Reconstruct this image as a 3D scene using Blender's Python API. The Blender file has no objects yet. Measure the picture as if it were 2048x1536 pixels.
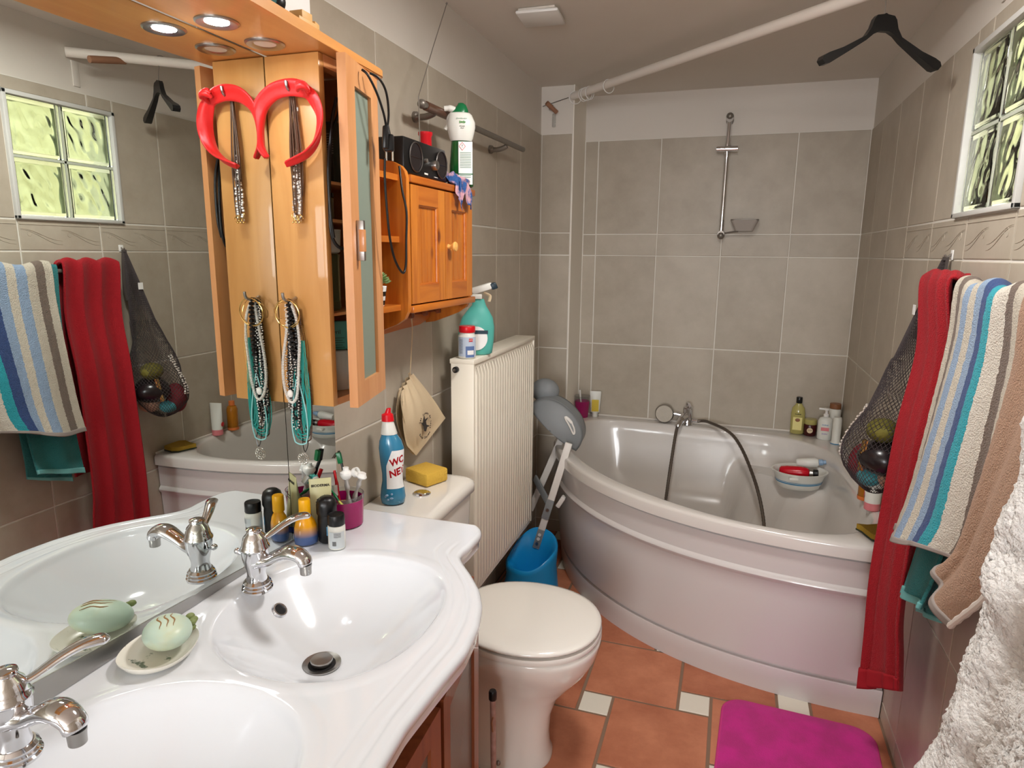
import bpy, bmesh, math, random
from math import sin, cos, pi, radians, sqrt, atan2, exp
from mathutils import Vector, Matrix, noise
C = bpy.context.scene.collection
random.seed(7)
# ---------------------------------------------------------------- camera, world, lights, exposure
W, D, DB, H = 1.422, 3.368, 3.124, 2.165          # room width, back wall, boxed-in pipe face, ceiling height
cam_d = bpy.data.cameras.new('camera'); cam = bpy.data.objects.new('camera', cam_d); C.objects.link(cam)
bpy.context.scene.camera = cam
cam_d.sensor_width = 36; cam_d.lens = 36 * 1320.73 / 2048; cam_d.clip_start = 0.02
_y, _p, _r = -0.3186, -0.1953, 0.0091
_f = Vector((sin(_y) * cos(_p), cos(_y) * cos(_p), sin(_p))); _ri = Vector((cos(_y), -sin(_y), 0)); _up = _ri.cross(_f)
_R = _ri * cos(_r) + _up * sin(_r); _U = -_ri * sin(_r) + _up * cos(_r)
cam.matrix_world = Matrix(((_R.x, _U.x, -_f.x, .8948), (_R.y, _U.y, -_f.y, 0), (_R.z, _U.z, -_f.z, 1.4116), (0, 0, 0, 1)))
vs = bpy.context.scene.view_settings
vs.view_transform = 'Standard'; vs.look = 'None'; vs.gamma = 1; vs.use_curve_mapping = False; vs.exposure = 0.22
world = bpy.data.worlds.new('World'); bpy.context.scene.world = world; world.use_nodes = True
wn = world.node_tree; bg = wn.nodes['Background']
sky = wn.nodes.new('ShaderNodeTexSky'); sky.sky_type = 'HOSEK_WILKIE'; sky.turbidity = 6; sky.sun_direction = Vector((.3, -.5, .8)).normalized()
wn.links.new(sky.outputs[0], bg.inputs[0]); bg.inputs[1].default_value = 2.2

def area(name, loc, rot, sx, sy, power, col):
    l = bpy.data.lights.new(name, 'AREA'); l.shape = 'RECTANGLE'; l.size = sx; l.size_y = sy; l.energy = power; l.color = col
    o = bpy.data.objects.new(name, l); C.objects.link(o); o.location = loc; o.rotation_euler = rot; return o
# added fill light behind the camera, shining in through a made-up window
area('added_back_fill', (.85, -2.47, 1.45), (radians(90), 0, 0), .95, 1.0, 62, (.96, .97, 1.0))
# daylight outside the glass block window
area('daylight_glass_blocks', (W + .75, 1.80, 2.5), (0, radians(50), 0), .8, .8, 30, (1.0, 1.0, .86))
area('daylight_garden', (W + .9, 1.6, 3.8), (0, radians(-18), 0), 2.2, 2.2, 150, (1.0, .99, .94))
# added round ceiling light, unseen above the frame, brightening floor and toilet
pl = bpy.data.lights.new('added_top_light', 'AREA'); pl.shape = 'DISK'; pl.size = .26; pl.energy = 13.5; pl.color = (1, .965, .93)
plo = bpy.data.objects.new('added_top_light', pl); C.objects.link(plo); plo.location = (.80, 1.42, 2.118)
# light of the small spots under the mirror canopy (one in the picture, its neighbours out of frame)
SPOTS = [(.090, .931, True), (.090, 1.046, False), (.090, .47, False), (.090, .355, False)]
for i, (sx_, sy_, on) in enumerate(SPOTS):
    if on:
        s = bpy.data.lights.new('downlight_beam', 'AREA'); s.shape = 'DISK'; s.size = .036; s.energy = .75; s.color = (.86, .93, 1.0)
        so = bpy.data.objects.new('downlight_beam', s); C.objects.link(so); so.location = (sx_, sy_, 1.7655)

# ---------------------------------------------------------------- materials
def srgb(r, g, b):
    f = lambda c: (c / 255 / 12.92) if c / 255 <= .04045 else ((c / 255 + .055) / 1.055) ** 2.4
    return (f(r), f(g), f(b), 1)
def node(nt, t, **k):
    n = nt.nodes.new(t)
    for a, v in k.items(): setattr(n, a, v)
    return n
def mat(name, col, rough=.5, metal=0, spec=.5, coat=0, bump=None, vary=None, trans=0, ior=1.45, sheen=0, alpha=1, sub=0, emit=None):
    """bump=(scale, strength, detail); vary=(scale, colour2, contrast, stretch)"""
    m = bpy.data.materials.new(name); m.use_nodes = True; nt = m.node_tree; p = nt.nodes['Principled BSDF']
    p.inputs['Base Color'].default_value = col; p.inputs['Roughness'].default_value = rough; p.inputs['Metallic'].default_value = metal
    p.inputs['Specular IOR Level'].default_value = spec; p.inputs['Coat Weight'].default_value = coat; p.inputs['Coat Roughness'].default_value = .05
    p.inputs['Transmission Weight'].default_value = trans; p.inputs['IOR'].default_value = ior; p.inputs['Sheen Weight'].default_value = sheen
    p.inputs['Alpha'].default_value = alpha
    if sub: p.inputs['Subsurface Weight'].default_value = sub; p.inputs['Subsurface Radius'].default_value = (.01, .005, .003)
    if emit: p.inputs['Emission Color'].default_value = emit[0]; p.inputs['Emission Strength'].default_value = emit[1]
    tc = node(nt, 'ShaderNodeTexCoord')
    if vary:
        sc, c2, con = vary[:3]; st = vary[3] if len(vary) > 3 else (1, 1, 1)
        mp = node(nt, 'ShaderNodeMapping'); mp.inputs['Scale'].default_value = st; nt.links.new(tc.outputs['Object'], mp.inputs[0])
        nz = node(nt, 'ShaderNodeTexNoise'); nz.inputs['Scale'].default_value = sc; nz.inputs['Detail'].default_value = 6; nt.links.new(mp.outputs[0], nz.inputs['Vector'])
        rp = node(nt, 'ShaderNodeValToRGB'); ce = vary[4] if len(vary) > 4 else .5; rp.color_ramp.elements[0].position = ce - con; rp.color_ramp.elements[1].position = ce + con
        rp.color_ramp.elements[0].color = col; rp.color_ramp.elements[1].color = c2
        nt.links.new(nz.outputs[0], rp.inputs[0]); nt.links.new(rp.outputs[0], p.inputs['Base Color'])
    if bump:
        nb = node(nt, 'ShaderNodeTexNoise'); nb.inputs['Scale'].default_value = bump[0]; nb.inputs['Detail'].default_value = bump[2] if len(bump) > 2 else 3
        nt.links.new(tc.outputs['Object'], nb.inputs['Vector'])
        b = node(nt, 'ShaderNodeBump'); b.inputs['Strength'].default_value = bump[1]; b.inputs['Distance'].default_value = .004
        nt.links.new(nb.outputs[0], b.inputs['Height']); nt.links.new(b.outputs[0], p.inputs['Normal'])
    return m
def tile_mat(name, c1, c2, rough=.4):
    """glazed tile: cloudy mottling plus a slightly different tone for each tile (loose mesh piece)"""
    m = mat(name, c1, rough, bump=(9, .25, 5)); nt = m.node_tree; p = nt.nodes['Principled BSDF']
    tc = node(nt, 'ShaderNodeTexCoord'); g = node(nt, 'ShaderNodeNewGeometry')
    nz = node(nt, 'ShaderNodeTexNoise'); nz.inputs['Scale'].default_value = 7; nz.inputs['Detail'].default_value = 8; nz.inputs['Roughness'].default_value = .65
    nt.links.new(tc.outputs['Object'], nz.inputs['Vector'])
    ad = node(nt, 'ShaderNodeMath', operation='MULTIPLY_ADD'); ad.inputs[1].default_value = .35; nt.links.new(g.outputs['Random Per Island'], ad.inputs[0]); nt.links.new(nz.outputs[0], ad.inputs[2])
    rp = node(nt, 'ShaderNodeValToRGB'); rp.color_ramp.elements[0].position = .38; rp.color_ramp.elements[1].position = .95
    rp.color_ramp.elements[0].color = c1; rp.color_ramp.elements[1].color = c2
    nt.links.new(ad.outputs[0], rp.inputs[0]); nt.links.new(rp.outputs[0], p.inputs['Base Color']); return m
def wood(name, c1, c2, axis='Z', scale=5, rough=.38, knots=False):
    m = mat(name, c1, rough, coat=.25); nt = m.node_tree; p = nt.nodes['Principled BSDF']
    tc = node(nt, 'ShaderNodeTexCoord'); mp = node(nt, 'ShaderNodeMapping')
    st = {'Z': (9, 9, .7), 'Y': (9, .7, 9), 'X': (.7, 9, 9)}[axis]; mp.inputs['Scale'].default_value = st
    nt.links.new(tc.outputs['Object'], mp.inputs[0])
    nz = node(nt, 'ShaderNodeTexNoise'); nz.inputs['Scale'].default_value = scale; nz.inputs['Detail'].default_value = 7; nz.inputs['Distortion'].default_value = .9
    nt.links.new(mp.outputs[0], nz.inputs['Vector'])
    rp = node(nt, 'ShaderNodeValToRGB'); rp.color_ramp.elements[0].position = .3; rp.color_ramp.elements[1].position = .72
    rp.color_ramp.elements[0].color = c1; rp.color_ramp.elements[1].color = c2
    nt.links.new(nz.outputs[0], rp.inputs[0]); out = rp.outputs[0]
    if knots:
        vo = node(nt, 'ShaderNodeTexVoronoi'); vo.inputs['Scale'].default_value = 9; vo.inputs['Randomness'].default_value = 1
        mk = node(nt, 'ShaderNodeMapping'); mk.inputs['Scale'].default_value = (1, 1, .6); nt.links.new(tc.outputs['Object'], mk.inputs[0]); nt.links.new(mk.outputs[0], vo.inputs['Vector'])
        kr = node(nt, 'ShaderNodeValToRGB'); kr.color_ramp.elements[0].position = .06; kr.color_ramp.elements[1].position = .13
        nt.links.new(vo.outputs['Distance'], kr.inputs[0])
        mx = node(nt, 'ShaderNodeMix', data_type='RGBA'); nt.links.new(kr.outputs[0], mx.inputs[0]); mx.inputs[6].default_value = srgb(120, 55, 20); nt.links.new(out, mx.inputs[7]); out = mx.outputs[2]
    nt.links.new(out, p.inputs['Base Color']); return m
M = {}
M['tile'] = tile_mat('wall_tile_glaze', srgb(166, 155, 138), srgb(188, 178, 162), .42)
M['grout'] = mat('grout', srgb(222, 218, 208), .85, bump=(60, .3))
M['plaster'] = mat('painted_plaster', srgb(212, 205, 195), .9, bump=(35, .12, 5), vary=(2.5, srgb(220, 214, 205), .3))
M['ceilpaint'] = mat('ceiling_paint', srgb(212, 205, 194), .92, bump=(30, .1, 5), vary=(2, srgb(222, 215, 205), .3))
M['terracotta'] = tile_mat('terracotta', srgb(146, 76, 48), srgb(202, 132, 98), .5)
M['creamtile'] = mat('cream_ceramic', srgb(226, 220, 204), .45, bump=(20, .3))
M['floorgrout'] = mat('floor_grout', srgb(136, 110, 90), .9, bump=(60, .3))
M['porcelain'] = mat('white_porcelain', srgb(226, 229, 233), .12, coat=.6)
M['sanitary'] = mat('sanitary_ware', srgb(238, 234, 226), .15, coat=.5)
M['acrylic'] = mat('tub_acrylic', srgb(214, 209, 203), .22, coat=.5)
M['apron'] = mat('tub_apron_acrylic', srgb(208, 203, 200), .28, coat=.4)
M['chrome'] = mat('chrome', srgb(225, 226, 230), .07, 1)
M['steel'] = mat('brushed_steel', srgb(170, 168, 165), .3, 1)
M['mirror'] = mat('mirror_silver', srgb(225, 230, 226), .0, 1)
M['maple'] = wood('maple_veneer', srgb(208, 152, 88), srgb(192, 134, 72), 'Z', 3)
M['mapleY'] = wood('maple_veneer_long', srgb(232, 170, 98), srgb(218, 150, 80), 'Y', 3)
M['cherry'] = wood('orange_beech', srgb(220, 158, 104), srgb(202, 136, 82), 'Z', 3)
M['pine'] = wood('varnished_pine', srgb(216, 134, 48), srgb(176, 92, 26), 'Z', 4, .3, True)
M['pineY'] = wood('varnished_pine_rail', srgb(206, 122, 42), srgb(170, 86, 26), 'Y', 4, .3)
M['vanwood'] = wood('vanity_wood', srgb(150, 82, 48), srgb(118, 58, 32), 'Z', 4)
M['frost'] = mat('frosted_glass', srgb(146, 160, 146), .45, trans=.25, ior=1.3)
M['frostdark'] = mat('smoked_glass_panel', srgb(110, 104, 98), .25)
M['radiator'] = mat('radiator_enamel', srgb(240, 234, 218), .35)
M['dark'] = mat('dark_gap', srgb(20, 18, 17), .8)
M['black'] = mat('black_plastic', srgb(16, 16, 17), .35)
M['rubber'] = mat('black_cable', srgb(14, 14, 14), .45)
M['white'] = mat('white_plastic', srgb(235, 234, 230), .35)
M['pole'] = mat('pole_enamel', srgb(232, 224, 214), .4)
M['peg'] = mat('peg_wood', srgb(130, 66, 34), .4)
M['pole_tip'] = mat('brown_cork', srgb(150, 108, 82), .8)

# ---------------------------------------------------------------- mesh helpers (world coordinates unless said otherwise)
def V(*a): return Vector(a)
def box(bm, x0, x1, y0, y1, z0, z1, bev=0, seg=2):
    r = bmesh.ops.create_cube(bm, size=1); vs_ = r['verts']
    for v in vs_: v.co = Vector(((x0 + x1) / 2 + v.co.x * (x1 - x0), (y0 + y1) / 2 + v.co.y * (y1 - y0), (z0 + z1) / 2 + v.co.z * (z1 - z0)))
    if bev:
        es = list({e for v in vs_ for e in v.link_edges}); bmesh.ops.bevel(bm, geom=es, offset=bev, segments=seg, profile=.5, affect='EDGES')
    return bm
def obox(bm, c, ax, ay, az, sx, sy, sz, bev=0):
    """oriented box: centre, three unit axes, sizes"""
    t2 = bmesh.new(); box(t2, -sx / 2, sx / 2, -sy / 2, sy / 2, -sz / 2, sz / 2, bev)
    mp = {v: bm.verts.new(Vector(c) + Vector(ax) * v.co.x + Vector(ay) * v.co.y + Vector(az) * v.co.z) for v in t2.verts}
    for f in t2.faces: bm.faces.new([mp[v] for v in f.verts])
    t2.free()
def lathe(bm, prof, seg=32, c=(0, 0, 0), sx=1, sy=1, mtx=None, cap=True):
    """prof = [(r, z), ...] about the z axis"""
    rings = []
    for r, z in prof:
        rings.append([bm.verts.new((r * cos(2 * pi * i / seg) * sx, r * sin(2 * pi * i / seg) * sy, z)) for i in range(seg)])
    for a, b in zip(rings, rings[1:]):
        for i in range(seg):
            j = (i + 1) % seg; bm.faces.new((a[i], a[j], b[j], b[i]))
    if cap:
        if prof[0][0] > 1e-6: bm.faces.new(rings[0][::-1])
        if prof[-1][0] > 1e-6: bm.faces.new(rings[-1])
    for ring in rings:
        for v in ring: v.co = (mtx @ v.co) if mtx else v.co + Vector(c)
def spline(pts, n=8, closed=False):
    pts = [Vector(p) for p in pts]; m = len(pts); out = []
    rng = range(m if closed else m - 1)
    for i in rng:
        if closed: p0, p1, p2, p3 = pts[i - 1], pts[i], pts[(i + 1) % m], pts[(i + 2) % m]
        else: p0, p1, p2, p3 = pts[max(i - 1, 0)], pts[i], pts[i + 1], pts[min(i + 2, m - 1)]
        for k in range(n):
            t = k / n; out.append(.5 * ((2 * p1) + (-p0 + p2) * t + (2 * p0 - 5 * p1 + 4 * p2 - p3) * t * t + (-p0 + 3 * p1 - 3 * p2 + p3) * t ** 3))
    if not closed: out.append(pts[-1])
    return out
def tube(bm, pts, r, seg=10, closed=False, flat=None, up=None, cap=True):
    """sweep; r = radius or list; flat = (width factor, thickness factor)"""
    pts = [Vector(p) for p in pts]; n = len(pts); rings = []; prev = None
    for i, p in enumerate(pts):
        a = pts[i - 1] if (i > 0 or closed) else p; b = pts[(i + 1) % n] if (i < n - 1 or closed) else p
        t = (b - a); t = t.normalized() if t.length > 1e-9 else Vector((0, 0, 1))
        if up is not None: nn = Vector(up) - t * t.dot(Vector(up)); nn.normalize()
        elif prev is None:
            nn = t.orthogonal().normalized()
        else:
            nn = prev - t * prev.dot(t); nn = nn.normalized() if nn.length > 1e-9 else t.orthogonal().normalized()
        prev = nn; bb = t.cross(nn); rr = r[i] if isinstance(r, (list, tuple)) else r; fw, ft = flat if flat else (1, 1)
        rings.append([bm.verts.new(p + nn * rr * ft * cos(2 * pi * k / seg) + bb * rr * fw * sin(2 * pi * k / seg)) for k in range(seg)])
    pairs = list(zip(rings, rings[1:])) + ([(rings[-1], rings[0])] if closed else [])
    for a, b in pairs:
        for k in range(seg):
            j = (k + 1) % seg; bm.faces.new((a[k], a[j], b[j], b[k]))
    if cap and not closed: bm.faces.new(rings[0][::-1]); bm.faces.new(rings[-1])
def prism(bm, outline, d0, d1, to3):
    """outline [(u,v)], extruded from depth d0 to d1; to3(u,v,d) -> point"""
    a = [bm.verts.new(to3(u, v, d0)) for u, v in outline]; b = [bm.verts.new(to3(u, v, d1)) for u, v in outline]; n = len(a)
    bm.faces.new(a[::-1]); bm.faces.new(b)
    for i in range(n): j = (i + 1) % n; bm.faces.new((a[i], a[j], b[j], b[i]))
def loft(bm, loops, close_first=False, close_last=False, cyc=True):
    rs = [[bm.verts.new(p) for p in l] for l in loops]; n = len(rs[0])
    for a, b in zip(rs, rs[1:]):
        for i in range(n if cyc else n - 1): j = (i + 1) % n; bm.faces.new((a[i], a[j], b[j], b[i]))
    if close_first: bm.faces.new(rs[0][::-1])
    if close_last: bm.faces.new(rs[-1])
    return rs
def grid(bm, nu, nv, fn, uv=True, cyc=False):
    """fn(u, v) -> point, u, v in 0..1; writes a UV map"""
    lay = bm.loops.layers.uv.verify()
    vv = [[bm.verts.new(fn(i / nu, j / nv)) for j in range(nv + 1)] for i in range(nu + (0 if cyc else 1))]
    for i in range(nu):
        for j in range(nv):
            i2 = (i + 1) % len(vv); f = bm.faces.new((vv[i][j], vv[i2][j], vv[i2][j + 1], vv[i][j + 1]))
            for l, (a, b) in zip(f.loops, ((i, j), (i + 1, j), (i + 1, j + 1), (i, j + 1))): l[lay].uv = (a / nu, b / nv)
    return vv
def ball(bm, c, rx, ry=None, rz=None, seg=16, ax=None):
    ry = ry or rx; rz = rz or rx; r = bmesh.ops.create_uvsphere(bm, u_segments=seg, v_segments=max(6, seg // 2), radius=1)
    for v in r['verts']:
        q = Vector((v.co.x * rx, v.co.y * ry, v.co.z * rz)); v.co = Vector(c) + ((ax @ q) if ax else q)
def smooth(me, ang=40):
    for p in me.polygons: p.use_smooth = True
    bm = bmesh.new(); bm.from_mesh(me); lim = radians(ang)
    for e in bm.edges:
        if len(e.link_faces) == 2 and e.calc_face_angle(0) > lim: e.smooth = False
    bm.to_mesh(me); bm.free()
def link(name, bm, m, parent=None, sm=40, local=False, label=None, norm=True):
    me = bpy.data.meshes.new(name)
    if norm: bmesh.ops.recalc_face_normals(bm, faces=bm.faces)
    bm.normal_update(); bm.to_mesh(me); bm.free()
    for x in (m if isinstance(m, (list, tuple)) else [m]): me.materials.append(M[x] if isinstance(x, str) else x)
    if sm: smooth(me, sm)
    o = bpy.data.objects.new(name, me); C.objects.link(o)
    if parent is not None:
        o.parent = parent
        if not local:
            w = Matrix.Identity(4); q = parent
            while q is not None: w = Matrix.LocRotScale(q.location, q.rotation_euler, None) @ w; q = q.parent
            me.transform(w.inverted())
    if label: o['label'] = label
    return o
def thing(name, label, cat, loc=(0, 0, 0), rz=0, group=None):
    o = bpy.data.objects.new(name, None); C.objects.link(o); o.location = loc; o.rotation_euler = (0, 0, rz); o.empty_display_size = .05
    o['label'] = label; o['category'] = cat
    if group: o['group'] = group
    return o
def tag(o, label, cat, group=None, kind=None):
    o['label'] = label; o['category'] = cat
    if group: o['group'] = group
    if kind: o['kind'] = kind
    return o
def struct(name, bm, m, label=None, sm=0):
    o = link(name, bm, m, sm=sm); o['kind'] = 'structure'
    if label: o['label'] = label
    return o
def copy_tree(o, parent=None):
    c = o.copy(); C.objects.link(c); c.parent = parent
    for ch in [q for q in bpy.data.objects if q.parent == o]: copy_tree(ch, c)
    return c
def B(): return bmesh.new()
def text(body, size, m, parent, mtx, depth=.0002, wrap=None, name='lettering', sx=1, align='CENTER', shear=0, bold=0):
    cu = bpy.data.curves.new('t', 'FONT'); cu.body = body; cu.size = size; cu.extrude = depth; cu.align_x = align; cu.align_y = 'CENTER'; cu.resolution_u = 2; cu.shear = shear; cu.offset = bold * size
    t = bpy.data.objects.new('t', cu); C.objects.link(t); me = bpy.data.meshes.new_from_object(t); C.objects.unlink(t); bpy.data.objects.remove(t)
    me.name = name; me.materials.clear(); me.materials.append(M[m] if isinstance(m, str) else m)
    for v in me.vertices:
        x, y, z = v.co; x *= sx
        if wrap: r = wrap + z; v.co = (r * sin(x / wrap), -r * cos(x / wrap), y)
        else: v.co = (x, -z, y)
    me.transform(mtx); o = bpy.data.objects.new(name, me); C.objects.link(o)
    w = Matrix.Identity(4); q = parent
    while q is not None: w = Matrix.LocRotScale(q.location, q.rotation_euler, None) @ w; q = q.parent
    me.transform(w.inverted()); o.parent = parent; return o
def at(x, y, z, rz=0): return Matrix.Translation((x, y, z)) @ Matrix.Rotation(rz, 4, 'Z')
def decal(parent, name, m, mtx, w, h, r=None, depth=.0004, z0=0, n=12):
    """thin label: flat, or wrapped round a cylinder of radius r; front faces -y"""
    bm = B()
    def f(u, v):
        x = (u - .5) * w; z = (v - .5) * h
        return mtx @ (Vector(((r + depth) * sin(x / r), -(r + depth) * cos(x / r), z)) if r else Vector((x, -depth, z)))
    grid(bm, n, 2, f); return link(name, bm, m, parent)

# ---------------------------------------------------------------- room shell
ZC, ZB, ZA, ZT, TW, TH = .9575, 1.4052, 1.5089, 1.9565, .303, .4478
ROWS = [-.386, .0617, .5097, ZC, ZB, ZA, ZT]
def tile_field(bm, us, vs_, to3, hole=None, gap=.0024, mi=0, depth=.003, clip=None):
    us = sorted(us)
    for a, b in zip(us, us[1:]):
        for c, d in zip(vs_, vs_[1:]):
            c = max(c, 0)
            rects = [(a, b, c, d)]
            if hole:
                h0, h1, g0, g1 = hole; out = []
                for (p, q, r_, s_) in rects:
                    if q <= h0 or p >= h1 or s_ <= g0 + 1e-4 or r_ >= g1: out.append((p, q, r_, s_)); continue
                    if p < h0: out.append((p, h0, r_, s_))
                    if q > h1: out.append((h1, q, r_, s_))
                    if s_ > g1: out.append((max(p, h0), min(q, h1), g1, s_))
                    if r_ < g0: out.append((max(p, h0), min(q, h1), r_, g0))
                rects = out
            for (p, q, r_, s_) in rects:
                if q - p < .008 or s_ - r_ < .008: continue
                jit = lambda: random.uniform(-.0007, .0007)
                p1, q1, r1, s1 = p + gap + jit(), q - gap + jit(), r_ + gap + jit(), s_ - gap + jit(); e = .0022
                o4 = [bm.verts.new(to3(u, v, -depth)) for u, v in ((p1, r1), (q1, r1), (q1, s1), (p1, s1))]
                m4 = [bm.verts.new(to3(u, v, -.0006)) for u, v in ((p1 + .0006, r1 + .0006), (q1 - .0006, r1 + .0006), (q1 - .0006, s1 - .0006), (p1 + .0006, s1 - .0006))]
                i4 = [bm.verts.new(to3(u, v, 0)) for u, v in ((p1 + e, r1 + e), (q1 - e, r1 + e), (q1 - e, s1 - e), (p1 + e, s1 - e))]
                for A_, B_ in ((o4, m4), (m4, i4)):
                    for k in range(4): l = (k + 1) % 4; f = bm.faces.new((A_[k], A_[l], B_[l], B_[k])); f.material_index = mi
                f = bm.faces.new(i4); f.material_index = mi
def seq(off, lo, hi):
    k = math.floor((lo - off) / TW); r = [lo]
    v = off + k * TW
    while v < hi:
        if v > lo + .004 and v < hi - .004: r.append(v)
        v += TW
    return r + [hi]
Y0 = -2.4
LY, RY = 9.2585 * .303, 8.2888 * .303      # a vertical joint on the left and on the right wall
def setmi(bm, n0, mi):
    bm.faces.ensure_lookup_table()
    for f in bm.faces[n0:]: f.material_index = mi
def shell():
    tm = ['tile', 'grout', 'plaster']
    # left wall
    bm = B(); tile_field(bm, seq(LY, Y0, DB), ROWS, lambda u, v, d: V(d, u, v))
    n = len(bm.faces); box(bm, -.12, -.0022, Y0, D + .12, 0, ZT); setmi(bm, n, 1)
    n = len(bm.faces); box(bm, -.12, -.006, Y0, D + .12, ZT, H + .02); setmi(bm, n, 2); struct('wall_left', bm, tm)
    # right wall with window opening y 1.605..2.0, z ZA..1.905
    bm = B(); hole = (1.600, 2.008, ZA, 1.912)
    tile_field(bm, seq(RY, Y0, D), ROWS, lambda u, v, d: V(W - d, u, v), hole)
    n = len(bm.faces)
    for (a, b, c, d, off) in ((Y0, 1.600, 0, ZT, .0022), (2.008, D + .12, 0, ZT, .0022), (1.6, 2.008, 0, ZA, .0022), (1.6, 2.008, 1.912, ZT, .0022)): box(bm, W + off, W + .14, a, b, c, d)
    setmi(bm, n, 1); n = len(bm.faces); box(bm, W + .006, W + .14, Y0, D + .12, ZT, H + .02); setmi(bm, n, 2)
    wr = struct('wall_right', bm, tm)
    # relief scrolls on the border tiles, y < 2.21
    bm = B()
    for k in range(0, 12):
        yj = RY - k * TW
        for h in range(2):
            y1 = yj - .012 - h * (TW - .02) / 2; L = (TW - .02) / 2; zc = (ZA + ZB) / 2
            for off, am in ((0, .024), (.008, .019)):
                P_ = [V(W - .0002, y1 - L * t, zc - .006 + am * cos(pi * (1 + t * 1.0)) + off) for t in [i / 10 for i in range(11)]]
                tube(bm, P_, [.0004 + .0007 * sin(pi * min(1, i / 10)) for i in range(11)], 6)
            S_ = [V(W - .0002, y1 - L * .78 + (.016 - .012 * a / 9) * cos(a * .75), zc + .004 + (.016 - .012 * a / 9) * sin(a * .75)) for a in range(10)]
            tube(bm, S_, [.0010 - .00007 * a for a in range(10)], 6)
        tube(bm, [V(W, yj - .006, ZA - .016), V(W, yj - TW + .006, ZA - .016)], .0018, 6)
    o = link('relief_scroll', bm, 'tile', sm=60); o.parent = wr
    # back wall (tiles from the box edge to the right corner)
    GX = .7301 * .303
    bm = B(); tile_field(bm, [.155] + [GX + i * TW for i in range(4)] + [W], ROWS, lambda u, v, d: V(u, D - d, v))
    n = len(bm.faces); box(bm, -.1, W + .1, D + .0022, D + .14, 0, ZT); setmi(bm, n, 1)
    n = len(bm.faces); box(bm, -.1, W + .1, D + .006, D + .14, ZT, H + .02); setmi(bm, n, 2); struct('wall_back', bm, tm)
    # boxed-in pipe corner
    bm = B(); tile_field(bm, [0, .146], ROWS, lambda u, v, d: V(u, DB - d, v))
    n = len(bm.faces); box(bm, -.05, .150, DB + .0022, D + .05, 0, ZT); setmi(bm, n, 1)
    n = len(bm.faces); box(bm, -.05, .150, DB + .006, D + .05, ZT, H + .01); setmi(bm, n, 2)
    n = len(bm.faces); box(bm, .147, .153, DB - .0006, D + .05, 0, H + .005, .001); setmi(bm, n, 3)
    struct('wall_pipe_box', bm, tm + [mat('corner_strip', srgb(240, 234, 222), .6)], 'boxed-in pipe corner, tiled, with a smooth grey edge strip')
    # wall behind the camera, its opening made up for the added fill light
    bm = B(); box(bm, -.1, .35, Y0 - .12, Y0, 0, H); box(bm, 1.35, W + .1, Y0 - .12, Y0, 0, H); box(bm, .35, 1.35, Y0 - .12, Y0, 0, .9); box(bm, .35, 1.35, Y0 - .12, Y0, 2.0, H)
    struct('wall_near', bm, ['plaster'])
    # ceiling, floor
    bm = B(); box(bm, -.1, W + .1, Y0 - .1, D + .1, H, H + .1); struct('ceiling', bm, ['ceilpaint'])
    bm = B(); box(bm, -.1, W + .1, Y0 - .1, D + .1, -.1, -.0025); setmi(bm, 0, 2)
    x0, y0 = .518, 1.8225; a, b = (.302, .1005), (-.1005, .302)
    def put(X, Y, s, mi):
        X1, Y1 = max(X, 0), max(Y, Y0); X2, Y2 = min(X + s, W), min(Y + s, D)
        if X2 - X1 > .01 and Y2 - Y1 > .01: tile_field(bm, [X1, X2], [Y1 + 10, Y2 + 10], lambda u, v, d: V(u, v - 10, d), mi=mi, gap=.0042, depth=.004)
    for i in range(-12, 13):
        for j in range(-14, 14):
            X, Y = x0 + i * a[0] + j * b[0], y0 + i * a[1] + j * b[1]; put(X, Y, .1005, 1); put(X, Y + .1005, .3015, 0)
    struct('floor', bm, ['terracotta', 'creamtile', 'floorgrout'])
shell()

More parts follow.
